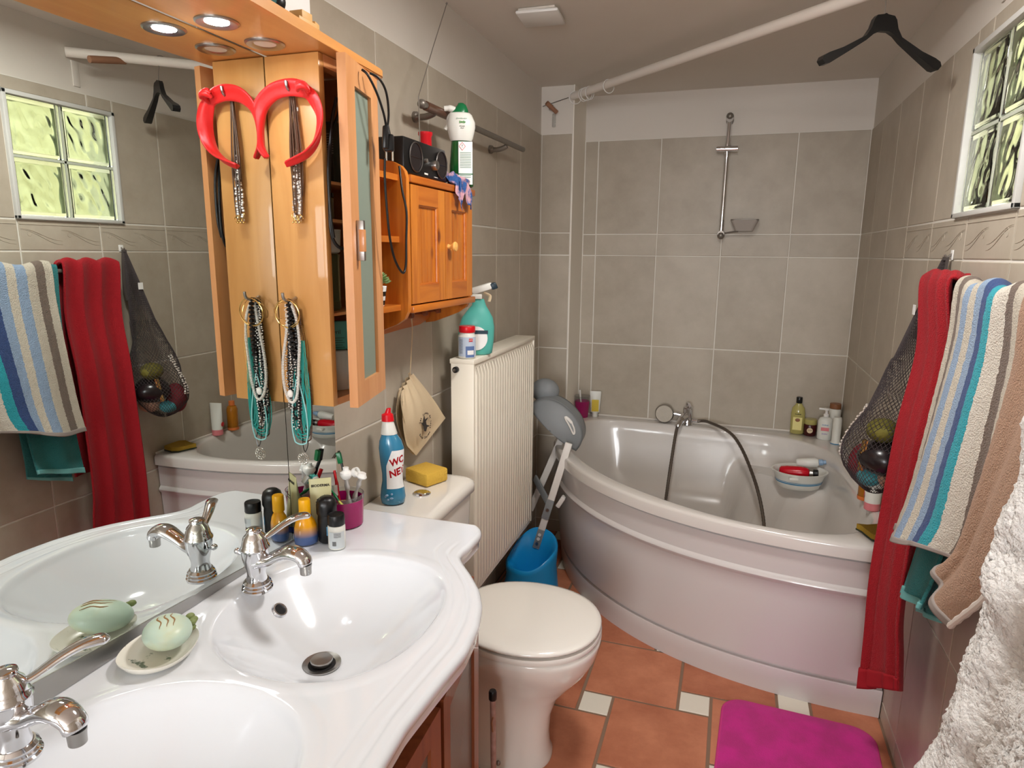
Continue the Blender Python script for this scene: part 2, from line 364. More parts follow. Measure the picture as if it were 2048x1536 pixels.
# glass block window in the right wall
def glass_window():
    t = thing('window_1', '', '', (W, 1.804, ZA)); del t['label']; del t['category']; t['kind'] = 'structure'
    y0, y1, z0, z1 = 1.600, 2.008, ZA, 1.912
    bm = B()
    box(bm, W - .010, W + .05, y0, y0 + .014, z0, z1, .002); box(bm, W - .010, W + .05, y1 - .014, y1, z0, z1, .002)
    box(bm, W - .010, W + .05, y0, y1, z0, z0 + .012, .002); box(bm, W - .010, W + .05, y0, y1, z1 - .014, z1, .002)
    link('window_frame', bm, mat('window_frame_silver', srgb(205, 205, 200), .35), t)
    ym, zm = (y0 + y1) / 2, (z0 + z1) / 2
    bm = B(); box(bm, W + .006, W + .045, ym - .004, ym + .004, z0 + .01, z1 - .01); box(bm, W + .006, W + .045, y0 + .01, y1 - .01, zm - .004, zm + .004)
    link('mortar_joint', bm, mat('block_joint', srgb(190, 196, 180), .6), t)
    g = mat('block_glass', srgb(238, 244, 228), .05, trans=1, ior=1.46)
    for (a, b) in ((y0 + .015, ym - .005), (ym + .005, y1 - .015)):
        for (c, d) in ((z0 + .013, zm - .005), (zm + .005, z1 - .015)):
            # hollow block: outer shell with pillowed rim, inner void
            bm = B(); box(bm, W + .004, W + .046, a, b, c, d, .005, 3); bmesh.ops.recalc_face_normals(bm, faces=bm.faces)
            v2 = B(); box(v2, W + .013, W + .037, a + .014, b - .014, c + .014, d - .014); bmesh.ops.subdivide_edges(v2, edges=v2.edges[:], cuts=30, use_grid_fill=True)
            for v in v2.verts:
                if a + .0145 < v.co.y < b - .0145 and c + .0145 < v.co.z < d - .0145:
                    e = min(v.co.y - a - .014, b - .014 - v.co.y, v.co.z - c - .014, d - .014 - v.co.z) / .02
                    q = V(v.co.y * 34 + v.co.z * 16, v.co.z * 22 - v.co.y * 8, v.co.x * 60); v.co.x += .0080 * noise.noise(q) * min(1, e)
            bmesh.ops.recalc_face_normals(v2, faces=v2.faces); mp = {v: bm.verts.new(v.co) for v in v2.verts}
            for f in v2.faces: bm.faces.new([mp[v] for v in f.verts][::-1])
            v2.free(); link('glass_block', bm, g, t, norm=False)
glass_window()
# garden outside that window
bm = B()
for i in range(200):
    c = V(W + 1.4 + random.random() * 1.1, -.6 + random.random() * 2.6, .2 + random.random() * 2.0 + .3 * random.random()); s = .03 + .05 * random.random()
    ax = Matrix.Rotation(random.random() * 6.3, 3, 'Z') @ Matrix.Rotation(random.random() * 2, 3, 'X')
    vs4 = [bm.verts.new(c + ax @ V(*q)) for q in ((-s, 0, 0), (0, -s * .45, .01), (s, 0, 0), (0, s * .45, .01))]; bm.faces.new(vs4)
tag(link('garden_hedge', bm, mat('hedge_leaf', srgb(170, 160, 120), .8), sm=0), 'green garden hedge outside the glass block window', 'hedge', kind='stuff')
bm = B(); box(bm, W + 2.7, W + 2.8, -3, 9, -.5, 4); box(bm, W + .15, W + 2.8, 3.5, 3.6, -.5, 4); tag(link('added_pale_wall', bm, mat('cream_render', srgb(236, 230, 204), .9)), 'cream wall added beyond the hedge to brighten the glass block window', 'wall')  # pale wall and its return, added to brighten the view through the blocks
bm = B(); box(bm, W + .15, W + 2.8, -3, 7.1, -.52, -.5); struct('ground', bm, mat('pale_gravel', srgb(206, 204, 170), .9))  # pale ground added to lighten the dark void outside the blocks
# made-up window around the added fill light: frame and mullion
bm = B(); 
for q in ((.35, .39, .9, 2.0), (1.31, 1.35, .9, 2.0), (.39, 1.31, .9, .94), (.39, 1.31, 1.96, 2.0), (.83, .87, .94, 1.96)): box(bm, q[0], q[1], Y0 - .07, Y0 - .02, q[2], q[3], .003)
o = struct('added_back_window', bm, ['white'])

# ---------------------------------------------------------------- corner bathtub
def se_curve(A, n, k=40):
    """points of the front edge in room coordinates, from the right wall round to the back wall"""
    out = []
    for i in range(k + 1):
        t = pi / 2 * i / k; out.append((A * sin(t) ** (2 / n) if t else 0, A * cos(t) ** (2 / n) if i < k else 0))
    return [(W - a, D - b) for a, b in out]
def bathtub():
    t = thing('corner_bathtub', 'white corner bathtub with a curved apron panel', 'bathtub', (.9, 2.6, 0))
    A, n, K = 1.262, 2.32, 44
    fr = se_curve(1.332, 2.32, K)                      # rim front edge, right wall -> back-left
    fr = [(max(x, .165), y) for x, y in fr]
    # outline loops (closed): front edge + back-left, back, right wall points
    def outline(front, xl, yb, xr, m=20):
        L = list(front); x0, y0 = L[-1]
        L[-1] = (max(L[-1][0], xl), min(L[-1][1], yb))
        for i in range(1, m + 1): L.append((L[K][0] + (xr - L[K][0]) * i / m, yb))
        for i in range(1, m): L.append((xr, yb + (front[0][1] - yb) * i / m))
        return L
    def inset(L, d):
        c = []
        N = len(L)
        for i in range(N):
            a = Vector(L[i - 1]); b = Vector(L[(i + 1) % N]); tt = (b - a).normalized(); c.append((L[i][0] - tt.y * d * -1 * -1, L[i][1] + tt.x * d))
        return c
    out0 = outline(fr, .160, D - .002, W - .002)
    # inner rim: closed spline through measured points (same winding: right wall front -> left -> back -> right)
    inn = [(1.375, 2.27), (1.29, 2.14), (1.144, 2.100), (.98, 2.122), (.842, 2.170), (.68, 2.262), (.525, 2.378), (.40, 2.51), (.285, 2.69), (.222, 2.88), (.205, 3.06), (.235, 3.21), (.33, 3.285), (.5, 3.292), (.75, 3.282), (1.0, 3.268), (1.15, 3.24), (1.27, 3.16), (1.345, 3.03), (1.372, 2.85), (1.378, 2.6), (1.385, 2.40)]
    sp = [(p.x, p.y) for p in spline([(x, y, 0) for x, y in inn], 12, True)]
    c0 = Vector((.86, 2.74))
    def ray(poly, ang):
        d = Vector((cos(ang), sin(ang))); best = 0
        for i in range(len(poly)):
            a = Vector(poly[i - 1]) - c0; b = Vector(poly[i]) - c0; e = b - a; den = d.x * e.y - d.y * e.x
            if abs(den) < 1e-9: continue
            s = (a.x * e.y - a.y * e.x) / den; u = (a.x * d.y - a.y * d.x) / den
            if s > 0 and -1e-6 <= u <= 1 + 1e-6: best = max(best, s)
        return best
    N = 160; ro = [ray(out0, 2 * pi * i / N) for i in range(N)]; ri = [ray(sp, 2 * pi * i / N) for i in range(N)]
    # corner exactness of the outer loop
    def pt(i, r, z): a = 2 * pi * i / N; return V(c0.x + r * cos(a), c0.y + r * sin(a), z)
    zr = .578
    loops = []
    for dz, ds in ((-.045, -.010), (-.045, 0), (-.012, 0), (-.004, -.003), (0, -.010)): loops.append([pt(i, ro[i] + ds, zr + dz) for i in range(N)])
    loops.append([pt(i, ri[i] + .012, zr) for i in range(N)]); loops.append([pt(i, ri[i] + .004, zr - .002) for i in range(N)])
    loops.append([pt(i, ri[i] - .003, zr - .010) for i in range(N)])
    cb = Vector((.80, 2.70))
    def bottom(i, s, z):      # s: 1 at the rim .. 0 centre of floor; a seat in the back-right corner
        p = pt(i, ri[i], 0); a = 2 * pi * i / N
        q = Vector((p.x, p.y)) * s + cb * (1 - s)
        return V(q.x, q.y, z)
    def bz(x, y, z):
        return z
    prof = [(.985, .52), (.965, .46), (.94, .40), (.915, .34), (.885, .28), (.84, .225), (.76, .19), (.6, .18), (.3, .178)]
    for s, z in prof:
        L = []
        for i in range(N):
            v = bottom(i, s, z); dx, dy = W - v.x, D - v.y
            w = max(0, 1 - ((dx / .52) ** 2.4 + (dy / .52) ** 2.4) ** (1 / 2.4)); w = min(1, w * 5); w = w * w * (3 - 2 * w)
            v.z = max(v.z, .43 * w + v.z * (1 - w)) if s > .5 else v.z
            L.append(v)
        loops.append(L)
    bm = B(); loft(bm, loops, close_last=True); link('basin', bm, 'acrylic', t, sm=50)
    # apron: profile offsets follow the front curve
    base = se_curve(1.275, 2.35, 60); top = se_curve(1.316, 2.32, 60)
    bm = B(); rows = []
    for z, f, o in ((.540, .95, -.014), (.524, .94, -.014), (.5235, .94, -.003), (.520, .94, .001), (.50, .93, .001), (.436, .89, 0), (.432, .89, .003), (.427, .89, .008), (.420, .89, .010), (.413, .88, .008), (.408, .88, .003), (.402, .87, 0), (.35, .84, -.001), (.25, .68, 0), (.15, .44, 0), (.114, .36, 0), (.111, .35, -.013), (.099, .34, -.014), (.0975, .34, -.003), (.090, .33, -.001), (.05, .14, .002), (.0, .0, .003)):
        L = []
        for i in range(61):
            x = base[i][0] * (1 - f) + top[i][0] * f; y = base[i][1] * (1 - f) + top[i][1] * f
            j0, j1 = max(i - 1, 0), min(i + 1, 60); tx, ty = base[j0][0] - base[j1][0], base[j0][1] - base[j1][1]; l = sqrt(tx * tx + ty * ty)
            L.append(V(min(max(x + ty / l * o, .165), W - .003), min(y - tx / l * o, D - .005), z))
        rows.append(L)
    loft(bm, rows, cyc=False); link('apron_panel', bm, 'apron', t, sm=30)
    bm = B(); lathe(bm, [(0, .1795), (.030, .1795), (.034, .182), (.022, .186), (0, .187)], 24, (.80, 2.70, 0)); link('drain', bm, 'chrome', t)
    bm = B(); tube(bm, [V(W - .004, 2.05, .580), V(W - .004, D - .004, .580), V(.16, D - .004, .580)], .005, 8); link('sealant_bead', bm, 'plaster', t)
bathtub()

# ---------------------------------------------------------------- washbasin counter (two bowls) and vanity
FY = (.474, .912)      # faucet / bowl positions along the wall
YC = .693
def xmax(y):
    d = abs(y - YC)
    pts = [(0, .518), (.1, .524), (.18, .530), (.25, .522), (.31, .505), (.36, .480), (.41, .443), (.45, .408), (.475, .392), (.50, .389), (.53, .393), (.595, .393), (.618, .385), (.63, .370)]
    for (a, b), (c, e) in zip(pts, pts[1:]):
        if a <= d <= c:
            t = (d - a) / (c - a); return b + (e - b) * t
    return pts[-1][1]
def bowl_r(x, y, cy):
    s = 1 if cy > YC else -1
    u = (x - .279) / .190; v = (y - cy - .0) / .208
    u2 = abs(u + (.06 * (1 - v * v))); return (abs(u2) ** 2.25 + abs(v) ** 2.25) ** (1 / 2.25)
def counter_z(x, y):
    z = .8
    for cy in FY:
        r = bowl_r(x, y, cy)
        if r < 1.12:
            if r < 1:
                t = min(1, (1 - r) / .88); dd = .118 * (1 - (1 - t) ** 1.4); dd = -math.log(exp(-130 * dd) + exp(-130 * .106)) / 130 + .0001; e = min(1, (1 - r) / .07); z = .8 - dd * (e * e * (3 - 2 * e)) ** .6
                z -= .003 * max(0, 1 - ((x - .25) ** 2 + (y - cy + .018) ** 2) / .006)
            elif r < 1.12: z += .0008 * sin(pi * (r - 1) / .12)
    return z
def washbasin():
    t = thing('double_washbasin', 'white porcelain double washbasin counter with two oval bowls', 'washbasin', (.25, YC, .75))
    ysm = [.063 + i * 1.26 / 420 for i in range(421)]
    xm = [xmax(y) for y in ysm]
    for _ in range(14): xm = [xm[0]] + [(xm[i - 1] + 2 * xm[i] + xm[i + 1]) / 4 for i in range(1, 420)] + [xm[-1]]
    NX = 190; bm = B(); rows = []
    def groove(x, i):
        d = xm[i] - x; z = 0; fd = max(0, min(1, (.545 - abs(ysm[i] - YC)) / .08))
        z += .0022 * exp(-((d - .020) / .004) ** 2) * -1; z += .0022 * (1 / (1 + exp((d - .030) / .0022)) - 0) * .5
        z -= .0012 * exp(-((d - .050) / .0025) ** 2)
        return z * fd
    for i, y in enumerate(ysm):
        rows.append([bm.verts.new(V(xm[i] * j / NX, y, counter_z(xm[i] * j / NX, y) + groove(xm[i] * j / NX, i))) for j in range(NX + 1)])
    for a, b in zip(rows, rows[1:]):
        for j in range(NX): bm.faces.new((a[j], a[j + 1], b[j + 1], b[j]))
    edge = [rows[0][j] for j in range(NX)] + [r[-1] for r in rows] + [rows[-1][j] for j in range(NX - 1, -1, -1)]
    P_ = [v.co.copy() for v in edge]; prev = edge; Nn = []
    for i in range(len(P_)):
        a, b = P_[max(i - 3, 0)], P_[min(i + 3, len(P_) - 1)]; tt = (b - a); Nn.append(V(tt.y, -tt.x, 0).normalized())
    for o_, dz in ((.003, -.0006), (.006, -.003), (.0075, -.007), (.0075, -.013), (.005, -.020), (.002, -.026), (.002, -.038)):
        cur = [bm.verts.new(V(p.x + n.x * o_, p.y + n.y * o_, .8 + dz)) for p, n in zip(P_, Nn)]
        for i in range(len(cur) - 1): bm.faces.new((prev[i], prev[i + 1], cur[i + 1], cur[i]))
        prev = cur
    link('counter_top', bm, 'porcelain', t, sm=60)
    for cy in FY:
        dz = counter_z(.251, cy - .018)
        bm = B(); lathe(bm, [(0, 0), (.0165, 0), (.030, .0035), (.0335, .0045), (.0335, .002), (.030, 0)], 32, (.250, cy - .018, dz + .0008)); dr = link('drain', bm, 'steel', t)
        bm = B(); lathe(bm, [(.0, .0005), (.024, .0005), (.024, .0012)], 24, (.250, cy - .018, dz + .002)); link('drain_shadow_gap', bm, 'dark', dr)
        bm = B(); lathe(bm, [(.018, .003), (.0195, .009), (.0185, .011), (0, .0125)], 32, (.250, cy - .018, dz + .002)); link('drain_plug', bm, 'steel', dr)
        # overflow ring on the wall-side slope of the bowl
        xo = .09
        while counter_z(xo, cy + .026) > .752: xo += .001
        p = V(xo, cy + .026, counter_z(xo, cy + .026)); nx = Vector((-(counter_z(xo + .004, cy + .026) - counter_z(xo - .004, cy + .026)) / .008, 0, 1)).normalized()
        q = nx.to_track_quat('Z', 'Y').to_matrix().to_4x4(); mt = Matrix.Translation(p) @ q
        bm = B(); lathe(bm, [(.0095, .0005), (.0108, .004), (.0135, .004), (.0155, .0)], 28, mtx=mt, cap=False); ov = link('overflow_ring', bm, 'chrome', t)
        bm = B(); lathe(bm, [(0, .0012), (.0098, .0012)], 20, mtx=mt, cap=False); link('overflow_hole', bm, 'dark', ov)
washbasin()

def faucet(label):
    t = thing('basin_faucet', label, 'faucet', (.101, FY[1] + .007, .8), group='chrome basin faucets')
    bm = B(); lathe(bm, [(0, 0), (.027, 0), (.0275, .004), (.025, .006), (.0262, .010), (.0235, .012), (.0245, .016), (.021, .020)], 40); link('base_ring', bm, 'chrome', t, local=True)
    bm = B(); lathe(bm, [(.0195, .018), (.0165, .030), (.0165, .036), (.020, .050), (.0235, .064), (.0245, .074), (.0245, .079)], 40); link('body', bm, 'chrome', t, local=True)
    bm = B(); lathe(bm, [(.0245, .079), (.0262, .081), (.0262, .084), (.0235, .0875), (.0225, .092), (.019, .104), (.0135, .110), (.0125, .113), (.0142, .115), (.0135, .118), (.008, .1205), (0, .121)], 40); link('handle_cap', bm, 'chrome', t, local=True)
    bm = B(); P_ = spline([(.008, .0, .058), (.030, 0, .062), (.052, 0, .074), (.074, 0, .0835), (.092, 0, .083), (.104, 0, .076), (.108, 0, .067)], 6)
    R_ = [.019, .018, .0165, .015, .0140, .0135, .013, .0125, .0125, .0125, .0127, .013, .0133, .0137, .014, .0145, .015, .0152, .0155, .0157, .0158, .0158, .0156, .0155, .0153, .015, .0148, .0145, .0143, .014, .014, .014, .014, .014, .0138, .0136, .0134]
    tube(bm, P_, [R_[min(i, 36)] for i in range(len(P_))], 20, up=(0, 1, 0), flat=(.8, 1.12)); sp = link('spout', bm, 'chrome', t, local=True, sm=60)
    bm = B(); lathe(bm, [(.010, .049), (.0105, .062), (.0112, .064), (.0112, .067)], 24, (.1075, 0, 0)); lathe(bm, [(0, .0485), (.0095, .0485)], 24, (.1075, 0, 0), cap=False); link('aerator', bm, 'steel', sp, local=True)
    # lever: rises from the cap and sweeps along the wall
    bm = B(); P_ = spline([(.006, .018, .094), (.012, .030, .098), (.022, .052, .108), (.034, .072, .1155), (.045, .088, .116), (.052, .098, .113)], 6)
    n = len(P_); tube(bm, P_, [(.0055 + .0045 * min(1, i / (n * .7))) * (1 if i < n - 4 else (n - i) / 4.6 * .9 + .1) for i in range(n)], 14, up=(0, 0, 1), flat=(1.15, .62)); link('lever', bm, 'chrome', t, local=True, sm=60)
    bm = B(); tube(bm, [(-.016, -.002, .060), (-.030, -.002, .066), (-.036, -.002, .069)], [.0025, .0028, .006], 10); ball(bm, (-.038, -.002, .070), .006); link('pop_up_rod', bm, 'chrome', t, local=True)
    return t
f0 = faucet('chrome lever faucet standing over the bowl with the toiletries beside it')
f1 = copy_tree(f0); f1.location = (.101, FY[0] + .007, .8); f1['label'] = 'chrome lever faucet over the nearer bowl, cut by the left edge of the photo'

def vanity():
    t = thing('vanity_cabinet', 'reddish wooden vanity cabinet under the washbasin, with framed panel door', 'cabinet', (.25, YC, 0))
    bm = B(); box(bm, .02, .40, .09, 1.16, .08, .655); link('carcass', bm, mat('vanity_inside', srgb(120, 104, 96), .5), t)
    bm = B(); box(bm, .04, .36, .13, 1.13, 0, .08); link('plinth', bm, 'vanwood', t)
    X = .438
    def doorz(y0, y1, x0, x1, name='door'):
        """framed door between two plan points, z .10-.69, mitred top rail"""
        a, b = Vector((x0, y0, 0)), Vector((x1, y1, 0)); u = (b - a); L = u.length; u /= L; nn = Vector((u.y, -u.x, 0)); P3 = lambda s, z, d: V(*(a + u * s)) + V(0, 0, z) + nn * d
        bm = B(); w = .042; z0, z1 = .10, .685
        for ol in ([(0, z0), (w, z0 + w), (w, z1 - w), (0, z1)], [(L, z0), (L, z1), (L - w, z1 - w), (L - w, z0 + w)], [(0, z1), (w, z1 - w), (L - w, z1 - w), (L, z1)], [(0, z0), (L, z0), (L - w, z0 + w), (w, z0 + w)]):
            prism(bm, ol, -.018, 0, lambda s, z, d: P3(s, z, d))
        d = link(name, bm, 'vanwood', t, sm=20)
        bm = B(); prism(bm, [(w, z0 + w), (L - w, z0 + w), (L - w, z1 - w), (w, z1 - w)], -.012, -.008, lambda s, z, d: P3(s, z, d)); link('door_panel', bm, 'frostdark', d, label='grey panel', sm=0)
        bm = B(); c = P3(w * .5, .58, .002); tube(bm, [c + nn * 0, c + nn * .018], .006, 12); tube(bm, [c + nn * .012, c + nn * .024], [.009, .012], 14); link('knob', bm, 'steel', d)
    doorz(1.16, .885, .425, .47); doorz(.868, .60, .473, .484); doorz(.59, .33, .484, .473); doorz(.315, .12, .47, .43)
    bm = B(); box(bm, .41, .455, .872, .884, .08, .684); box(bm, .41, .472, .592, .598, .08, .684); link('divider', bm, 'vanwood', t)
    bm = B(); prism(bm, [(1.175, .41), (1.175, .395), (.88, .448), (.6, .458), (.33, .448), (.08, .40), (.08, .42), (.33, .462), (.6, .472), (.88, .462)], .692, .755, lambda y, x, d: V(x, y, d)); link('top_rail', bm, 'vanwood', t, sm=20)
    bm = B(); box(bm, .02, .40, 1.165, 1.183, .0, .755, .001); link('side_panel', bm, 'vanwood', t)
    bm = B(); box(bm, .385, .428, 1.158, 1.178, .0, .755, .002); link('post', bm, 'vanwood', t)
vanity()

# ---------------------------------------------------------------- mirror and mirror-side cabinet
MX = .037
def mirror_unit():
    t = thing('wall_mirror', 'large two-panel wall mirror above the washbasin', 'mirror', (MX, .6, .8))
    zb = lambda y: max(.801, .8395 - (y - .50) * .0605)
    for a, b in ((-.02, 1.1095), (1.1115, 1.285)):
        bm = B(); prism(bm, [(a, zb(a)), (b, zb(b)), (b, 1.767), (a, 1.767)], MX - .004, MX, lambda y, z, d: V(d, y, z)); link('mirror_glass', bm, 'mirror', t, sm=0)
    bm = B(); prism(bm, [(-.02, zb(-.02)), (1.285, zb(1.285)), (1.285, 1.767), (-.02, 1.767)], .001, MX - .0045, lambda y, z, d: V(d, y, z)); link('backing_board', bm, 'steel', t, sm=0)
    bm = B(); prism(bm, [(-.02, .8008), (1.12, .8008), (1.12, zb(1.12) + .0012), (-.02, zb(-.02) + .0012)], .004, MX + .0012, lambda y, z, d: V(d, y, z)); link('metal_strip', bm, 'steel', t, sm=0)
mirror_unit()
def mirror_cabinet():
    t = thing('mirror_cabinet', 'tall narrow light wood cabinet with frosted glass door ajar and spotlight canopy', 'cabinet', (.1, 1.2, 1.107))
    z0, z1 = 1.1075, 1.766; ya, yb = 1.108, 1.305; xf = .155
    bm = B(); box(bm, MX + .001, xf, ya, ya + .016, z0, z1, .0012); link('side_panel', bm, 'maple', t)
    bm = B(); box(bm, MX + .001, xf, yb - .016, yb, z0, z1, .0012); link('side_panel', bm, 'maple', t)
    bm = B(); box(bm, .001, MX - .001, 1.2865, yb, z0, z1); box(bm, MX, MX + .006, ya + .016, yb - .016, z0, z1); link('back_panel', bm, 'cherry', t)
    bm = B(); box(bm, MX + .006, xf - .002, ya + .016, yb - .016, z0, z0 + .014); link('bottom_panel', bm, 'cherry', t)
    for z in (1.292, 1.474, 1.545): bm = B(); box(bm, MX + .006, xf - .006, ya + .016, yb - .016, z - .006, z, .001); link('shelf', bm, 'cherry', t)
    bm = B(); box(bm, xf - .02, xf, ya + .016, yb - .016, 1.744, z1); link('top_rail', bm, 'cherry', t)
    # canopy with rounded front corner
    bm = B(); ol = [(MX + .001, -.02), (MX + .001, 1.328), (.160, 1.328), (.167, 1.322), (.172, 1.312), (.190, 1.05), (.203, .88), (.206, .70), (.206, -.02)]
    prism(bm, ol, 1.7675, 1.785, lambda x, y, d: V(x, y, d)); bmesh.ops.bevel(bm, geom=[e for e in bm.edges if abs(e.verts[0].co.z - e.verts[1].co.z) < 1e-5], offset=.003, segments=2, affect='EDGES'); link('canopy_board', bm, 'mapleY', t, sm=30)
    em = mat('led_lens', (1, 1, 1, 1), .3, emit=((.86, .94, 1, 1), 22)); off = mat('led_lens_unlit', srgb(222, 216, 204), .35)
    for (x, y, on) in SPOTS:
        bm = B(); lathe(bm, [(.0185, 1.7665), (.022, 1.7645), (.031, 1.7635), (.034, 1.7655), (.034, 1.768)], 40, (x, y, 0), cap=False); r = link('downlight', bm, 'steel', t, label='metal-ringed downlight')
        bm = B(); lathe(bm, [(0, 1.7663), (.0195, 1.7663)], 32, (x, y, 0), cap=False); link('lens', bm, em if on else off, r, label='lit lens' if on else 'unlit lens')
    # door, hinged on the far side, ajar
    a, b = Vector((.163, 1.304, 0)), Vector((.206, 1.1165, 0)); u = b - a; L = u.length; u /= L; nn = Vector((-u.y, u.x, 0)); nn = nn if nn.x > 0 else -nn
    P3 = lambda s, z, d: V(*(a + u * s)) + V(0, 0, z) + nn * d
    w = .046; zz0, zz1 = 1.108, 1.763
    bm = B()
    for ol in ([(0, zz0), (w, zz0 + w), (w, zz1 - w), (0, zz1)], [(L, zz0), (L, zz1), (L - w, zz1 - w), (L - w, zz0 + w)], [(0, zz1), (w, zz1 - w), (L - w, zz1 - w), (L, zz1)], [(0, zz0), (L, zz0), (L - w, zz0 + w), (w, zz0 + w)]):
        prism(bm, ol, -.017, 0, P3)
    d = link('door', bm, 'cherry', t, sm=20)
    bm = B(); prism(bm, [(w - .004, zz0 + w - .004), (L - w + .004, zz0 + w - .004), (L - w + .004, zz1 - w + .004), (w - .004, zz1 - w + .004)], -.011, -.007, P3); link('frosted_pane', bm, 'frost', d, sm=0)
    bm = B(); c = P3(L - .030, 1.433, .014); obox(bm, P3(L - .030, 1.433, .0075), u, nn, (0, 0, 1), .010, .015, .076, .001)
    h = link('handle', bm, 'steel', d); bm = B(); obox(bm, P3(L - .030, 1.433, .0105), u, nn, (0, 0, 1), .0115, .011, .042, .001); link('handle_inlay', bm, 'cherry', h)
mirror_cabinet()

# ---------------------------------------------------------------- toilet
def toilet():
    cy = 1.600
    t = thing('toilet', 'white toilet with closed lid and low cistern beside the washbasin', 'toilet', (.3, cy, 0))
    def oval(cx, sx, sy, z, n=48, p=2.2, front=None):
        L = []
        for i in range(n):
            a = 2 * pi * i / n; ca, sa = cos(a), sin(a); q = (abs(ca) ** p + abs(sa) ** p) ** (-1 / p); L.append(V(cx + sx * ca * q, cy + sy * sa * q, z))
        return L
    bm = B()
    prof = [(.0, .345, .150, .105), (.012, .345, .150, .105), (.03, .345, .142, .098), (.08, .35, .135, .088), (.14, .355, .135, .082), (.20, .365, .145, .088), (.25, .385, .165, .108), (.30, .405, .185, .138), (.345, .418, .196, .165), (.375, .422, .199, .178), (.392, .423, .200, .181), (.397, .423, .195, .177)]
    loft(bm, [oval(c, sx, sy, z) for z, c, sx, sy in prof], True, True)
    box(bm, .11, .30, cy - .125, cy + .125, .20, .385, .03, 3); link('bowl', bm, 'sanitary', t, sm=60)
    def ring(prof, nm, m='sanitary', cf=True):
        bm = B(); loft(bm, [oval(.417, sx, sy, z, 56, 2.15) for z, sx, sy in prof], True, True); link(nm, bm, m, t, sm=60)
    ring([(.398, .196, .176), (.400, .204, .185), (.408, .2065, .187), (.415, .204, .185), (.416, .19, .17)], 'seat')
    ring([(.4195, .17, .15), (.4215, .196, .177), (.4225, .203, .184), (.427, .205, .186), (.432, .202, .183), (.4355, .190, .171), (.4375, .15, .135), (.438, .05, .05)], 'lid')
    for s in (-1, 1): bm = B(); tube(bm, [(.218, cy + s * .06, .425), (.218, cy + s * .10, .425)], .009, 12); link('hinge', bm, 'sanitary', t)
    # cistern
    def rr(x0, x1, y0, y1, z, r, n=7):
        L = []
        for (cx_, cy_, a0) in ((x1 - r, y1 - r, 0), (x0 + .004, y1 - .004, 90), (x0 + .004, y0 + .004, 180), (x1 - r, y0 + r, 270)):
            rad = r if cx_ > x0 + .01 else .004
            for k in range(n): a = radians(a0 + 90 * k / (n - 1)); L.append(V(cx_ + rad * cos(a), cy_ + rad * sin(a), z))
        return L
    bm = B(); loft(bm, [rr(.006, .196 - s, cy - .19 + s, cy + .178 - s, z, .045) for z, s in ((.385, .05), (.40, .035), (.45, .018), (.60, .006), (.712, .002))], True, True); link('cistern', bm, 'sanitary', t, sm=50)
    bm = B(); loft(bm, [rr(.004, .205 - s, cy - .196 + s, cy + .184 - s, z, .05) for z, s in ((.714, .002), (.716, .0), (.735, .0), (.742, .003), (.746, .010), (.748, .03))], True, True); link('cistern_lid', bm, 'sanitary', t, sm=50)
    bm = B(); lathe(bm, [(.025, .748), (.025, .751), (.021, .754), (.018, .753), (.017, .7545), (0, .755)], 32, (.108, cy - .012, 0)); link('flush_button', bm, 'chrome', t)
    for s in (-1, 1): bm = B(); ball(bm, (.37, cy + s * .100, .028), .007); link('floor_bolt', bm, 'steel', t)
toilet()

# ---------------------------------------------------------------- radiator
def radiator():
    t = thing('panel_radiator', 'cream ribbed panel radiator on the left wall', 'radiator', (.08, 2.27, .25))
    x0, x1, y0, y1, z0, z1 = .048, .132, 1.925, 2.61, .262, 1.078
    bm = B(); n = 24; L = []
    for i in range(n * 6 + 1):
        s = i / (n * 6); ph = (s * n) % 1; d = 0 if ph < .25 or ph > .9 else .0085; L.append((y0 + .012 + s * (y1 - y0 - .024), x1 - .006 + d))
    rows = []
    for z, k in ((z0, 0), (z0 + .012, 0), (z0 + .04, 1), (z1 - .055, 1), (z1 - .03, 0), (z1 - .018, 0)): rows.append([V(x if k else x1 - .006, y, z) for y, x in L])
    loft(bm, rows, cyc=False); box(bm, x0 + .01, x1 - .007, y0 + .014, y1 - .014, z0, z1 - .02); link('front_panel', bm, 'radiator', t, sm=30)
    bm = B(); box(bm, x0, x1, y0, y1, z1 - .016, z1, .002); link('top_cover', bm, 'radiator', t)
    for y in (y0, y1 - .010): bm = B(); box(bm, x0 + .004, x1 - .001, y, y + .010, z0 + .004, z1 - .014, .002); link('side_cover', bm, 'radiator', t)
    bm = B(); tube(bm, [(.072, y0 - .001, 1.045), (.072, y0 - .012, 1.045)], .010, 16); v = link('bleed_valve', bm, 'black', t); bm = B(); tube(bm, [(.072, y0 - .012, 1.045), (.072, y0 - .018, 1.045)], .005, 12); link('valve_screw', bm, 'chrome', v)
    bm = B(); tube(bm, [(.11, y1, 1.055), (.11, y1 + .018, 1.055)], .010, 14); link('bleed_plug', bm, 'white', t)
    for y in (y0 + .15, y1 - .15): bm = B(); box(bm, .0, x0 + .012, y, y + .03, .35, .95); link('wall_bracket', bm, 'white', t)
    for yy in (y0 + .05, y1 - .05): bm = B(); tube(bm, [(.085, yy, z0 + .01), (.085, yy, .0)], .0075, 12); link('pipe', bm, 'white', t)
radiator()

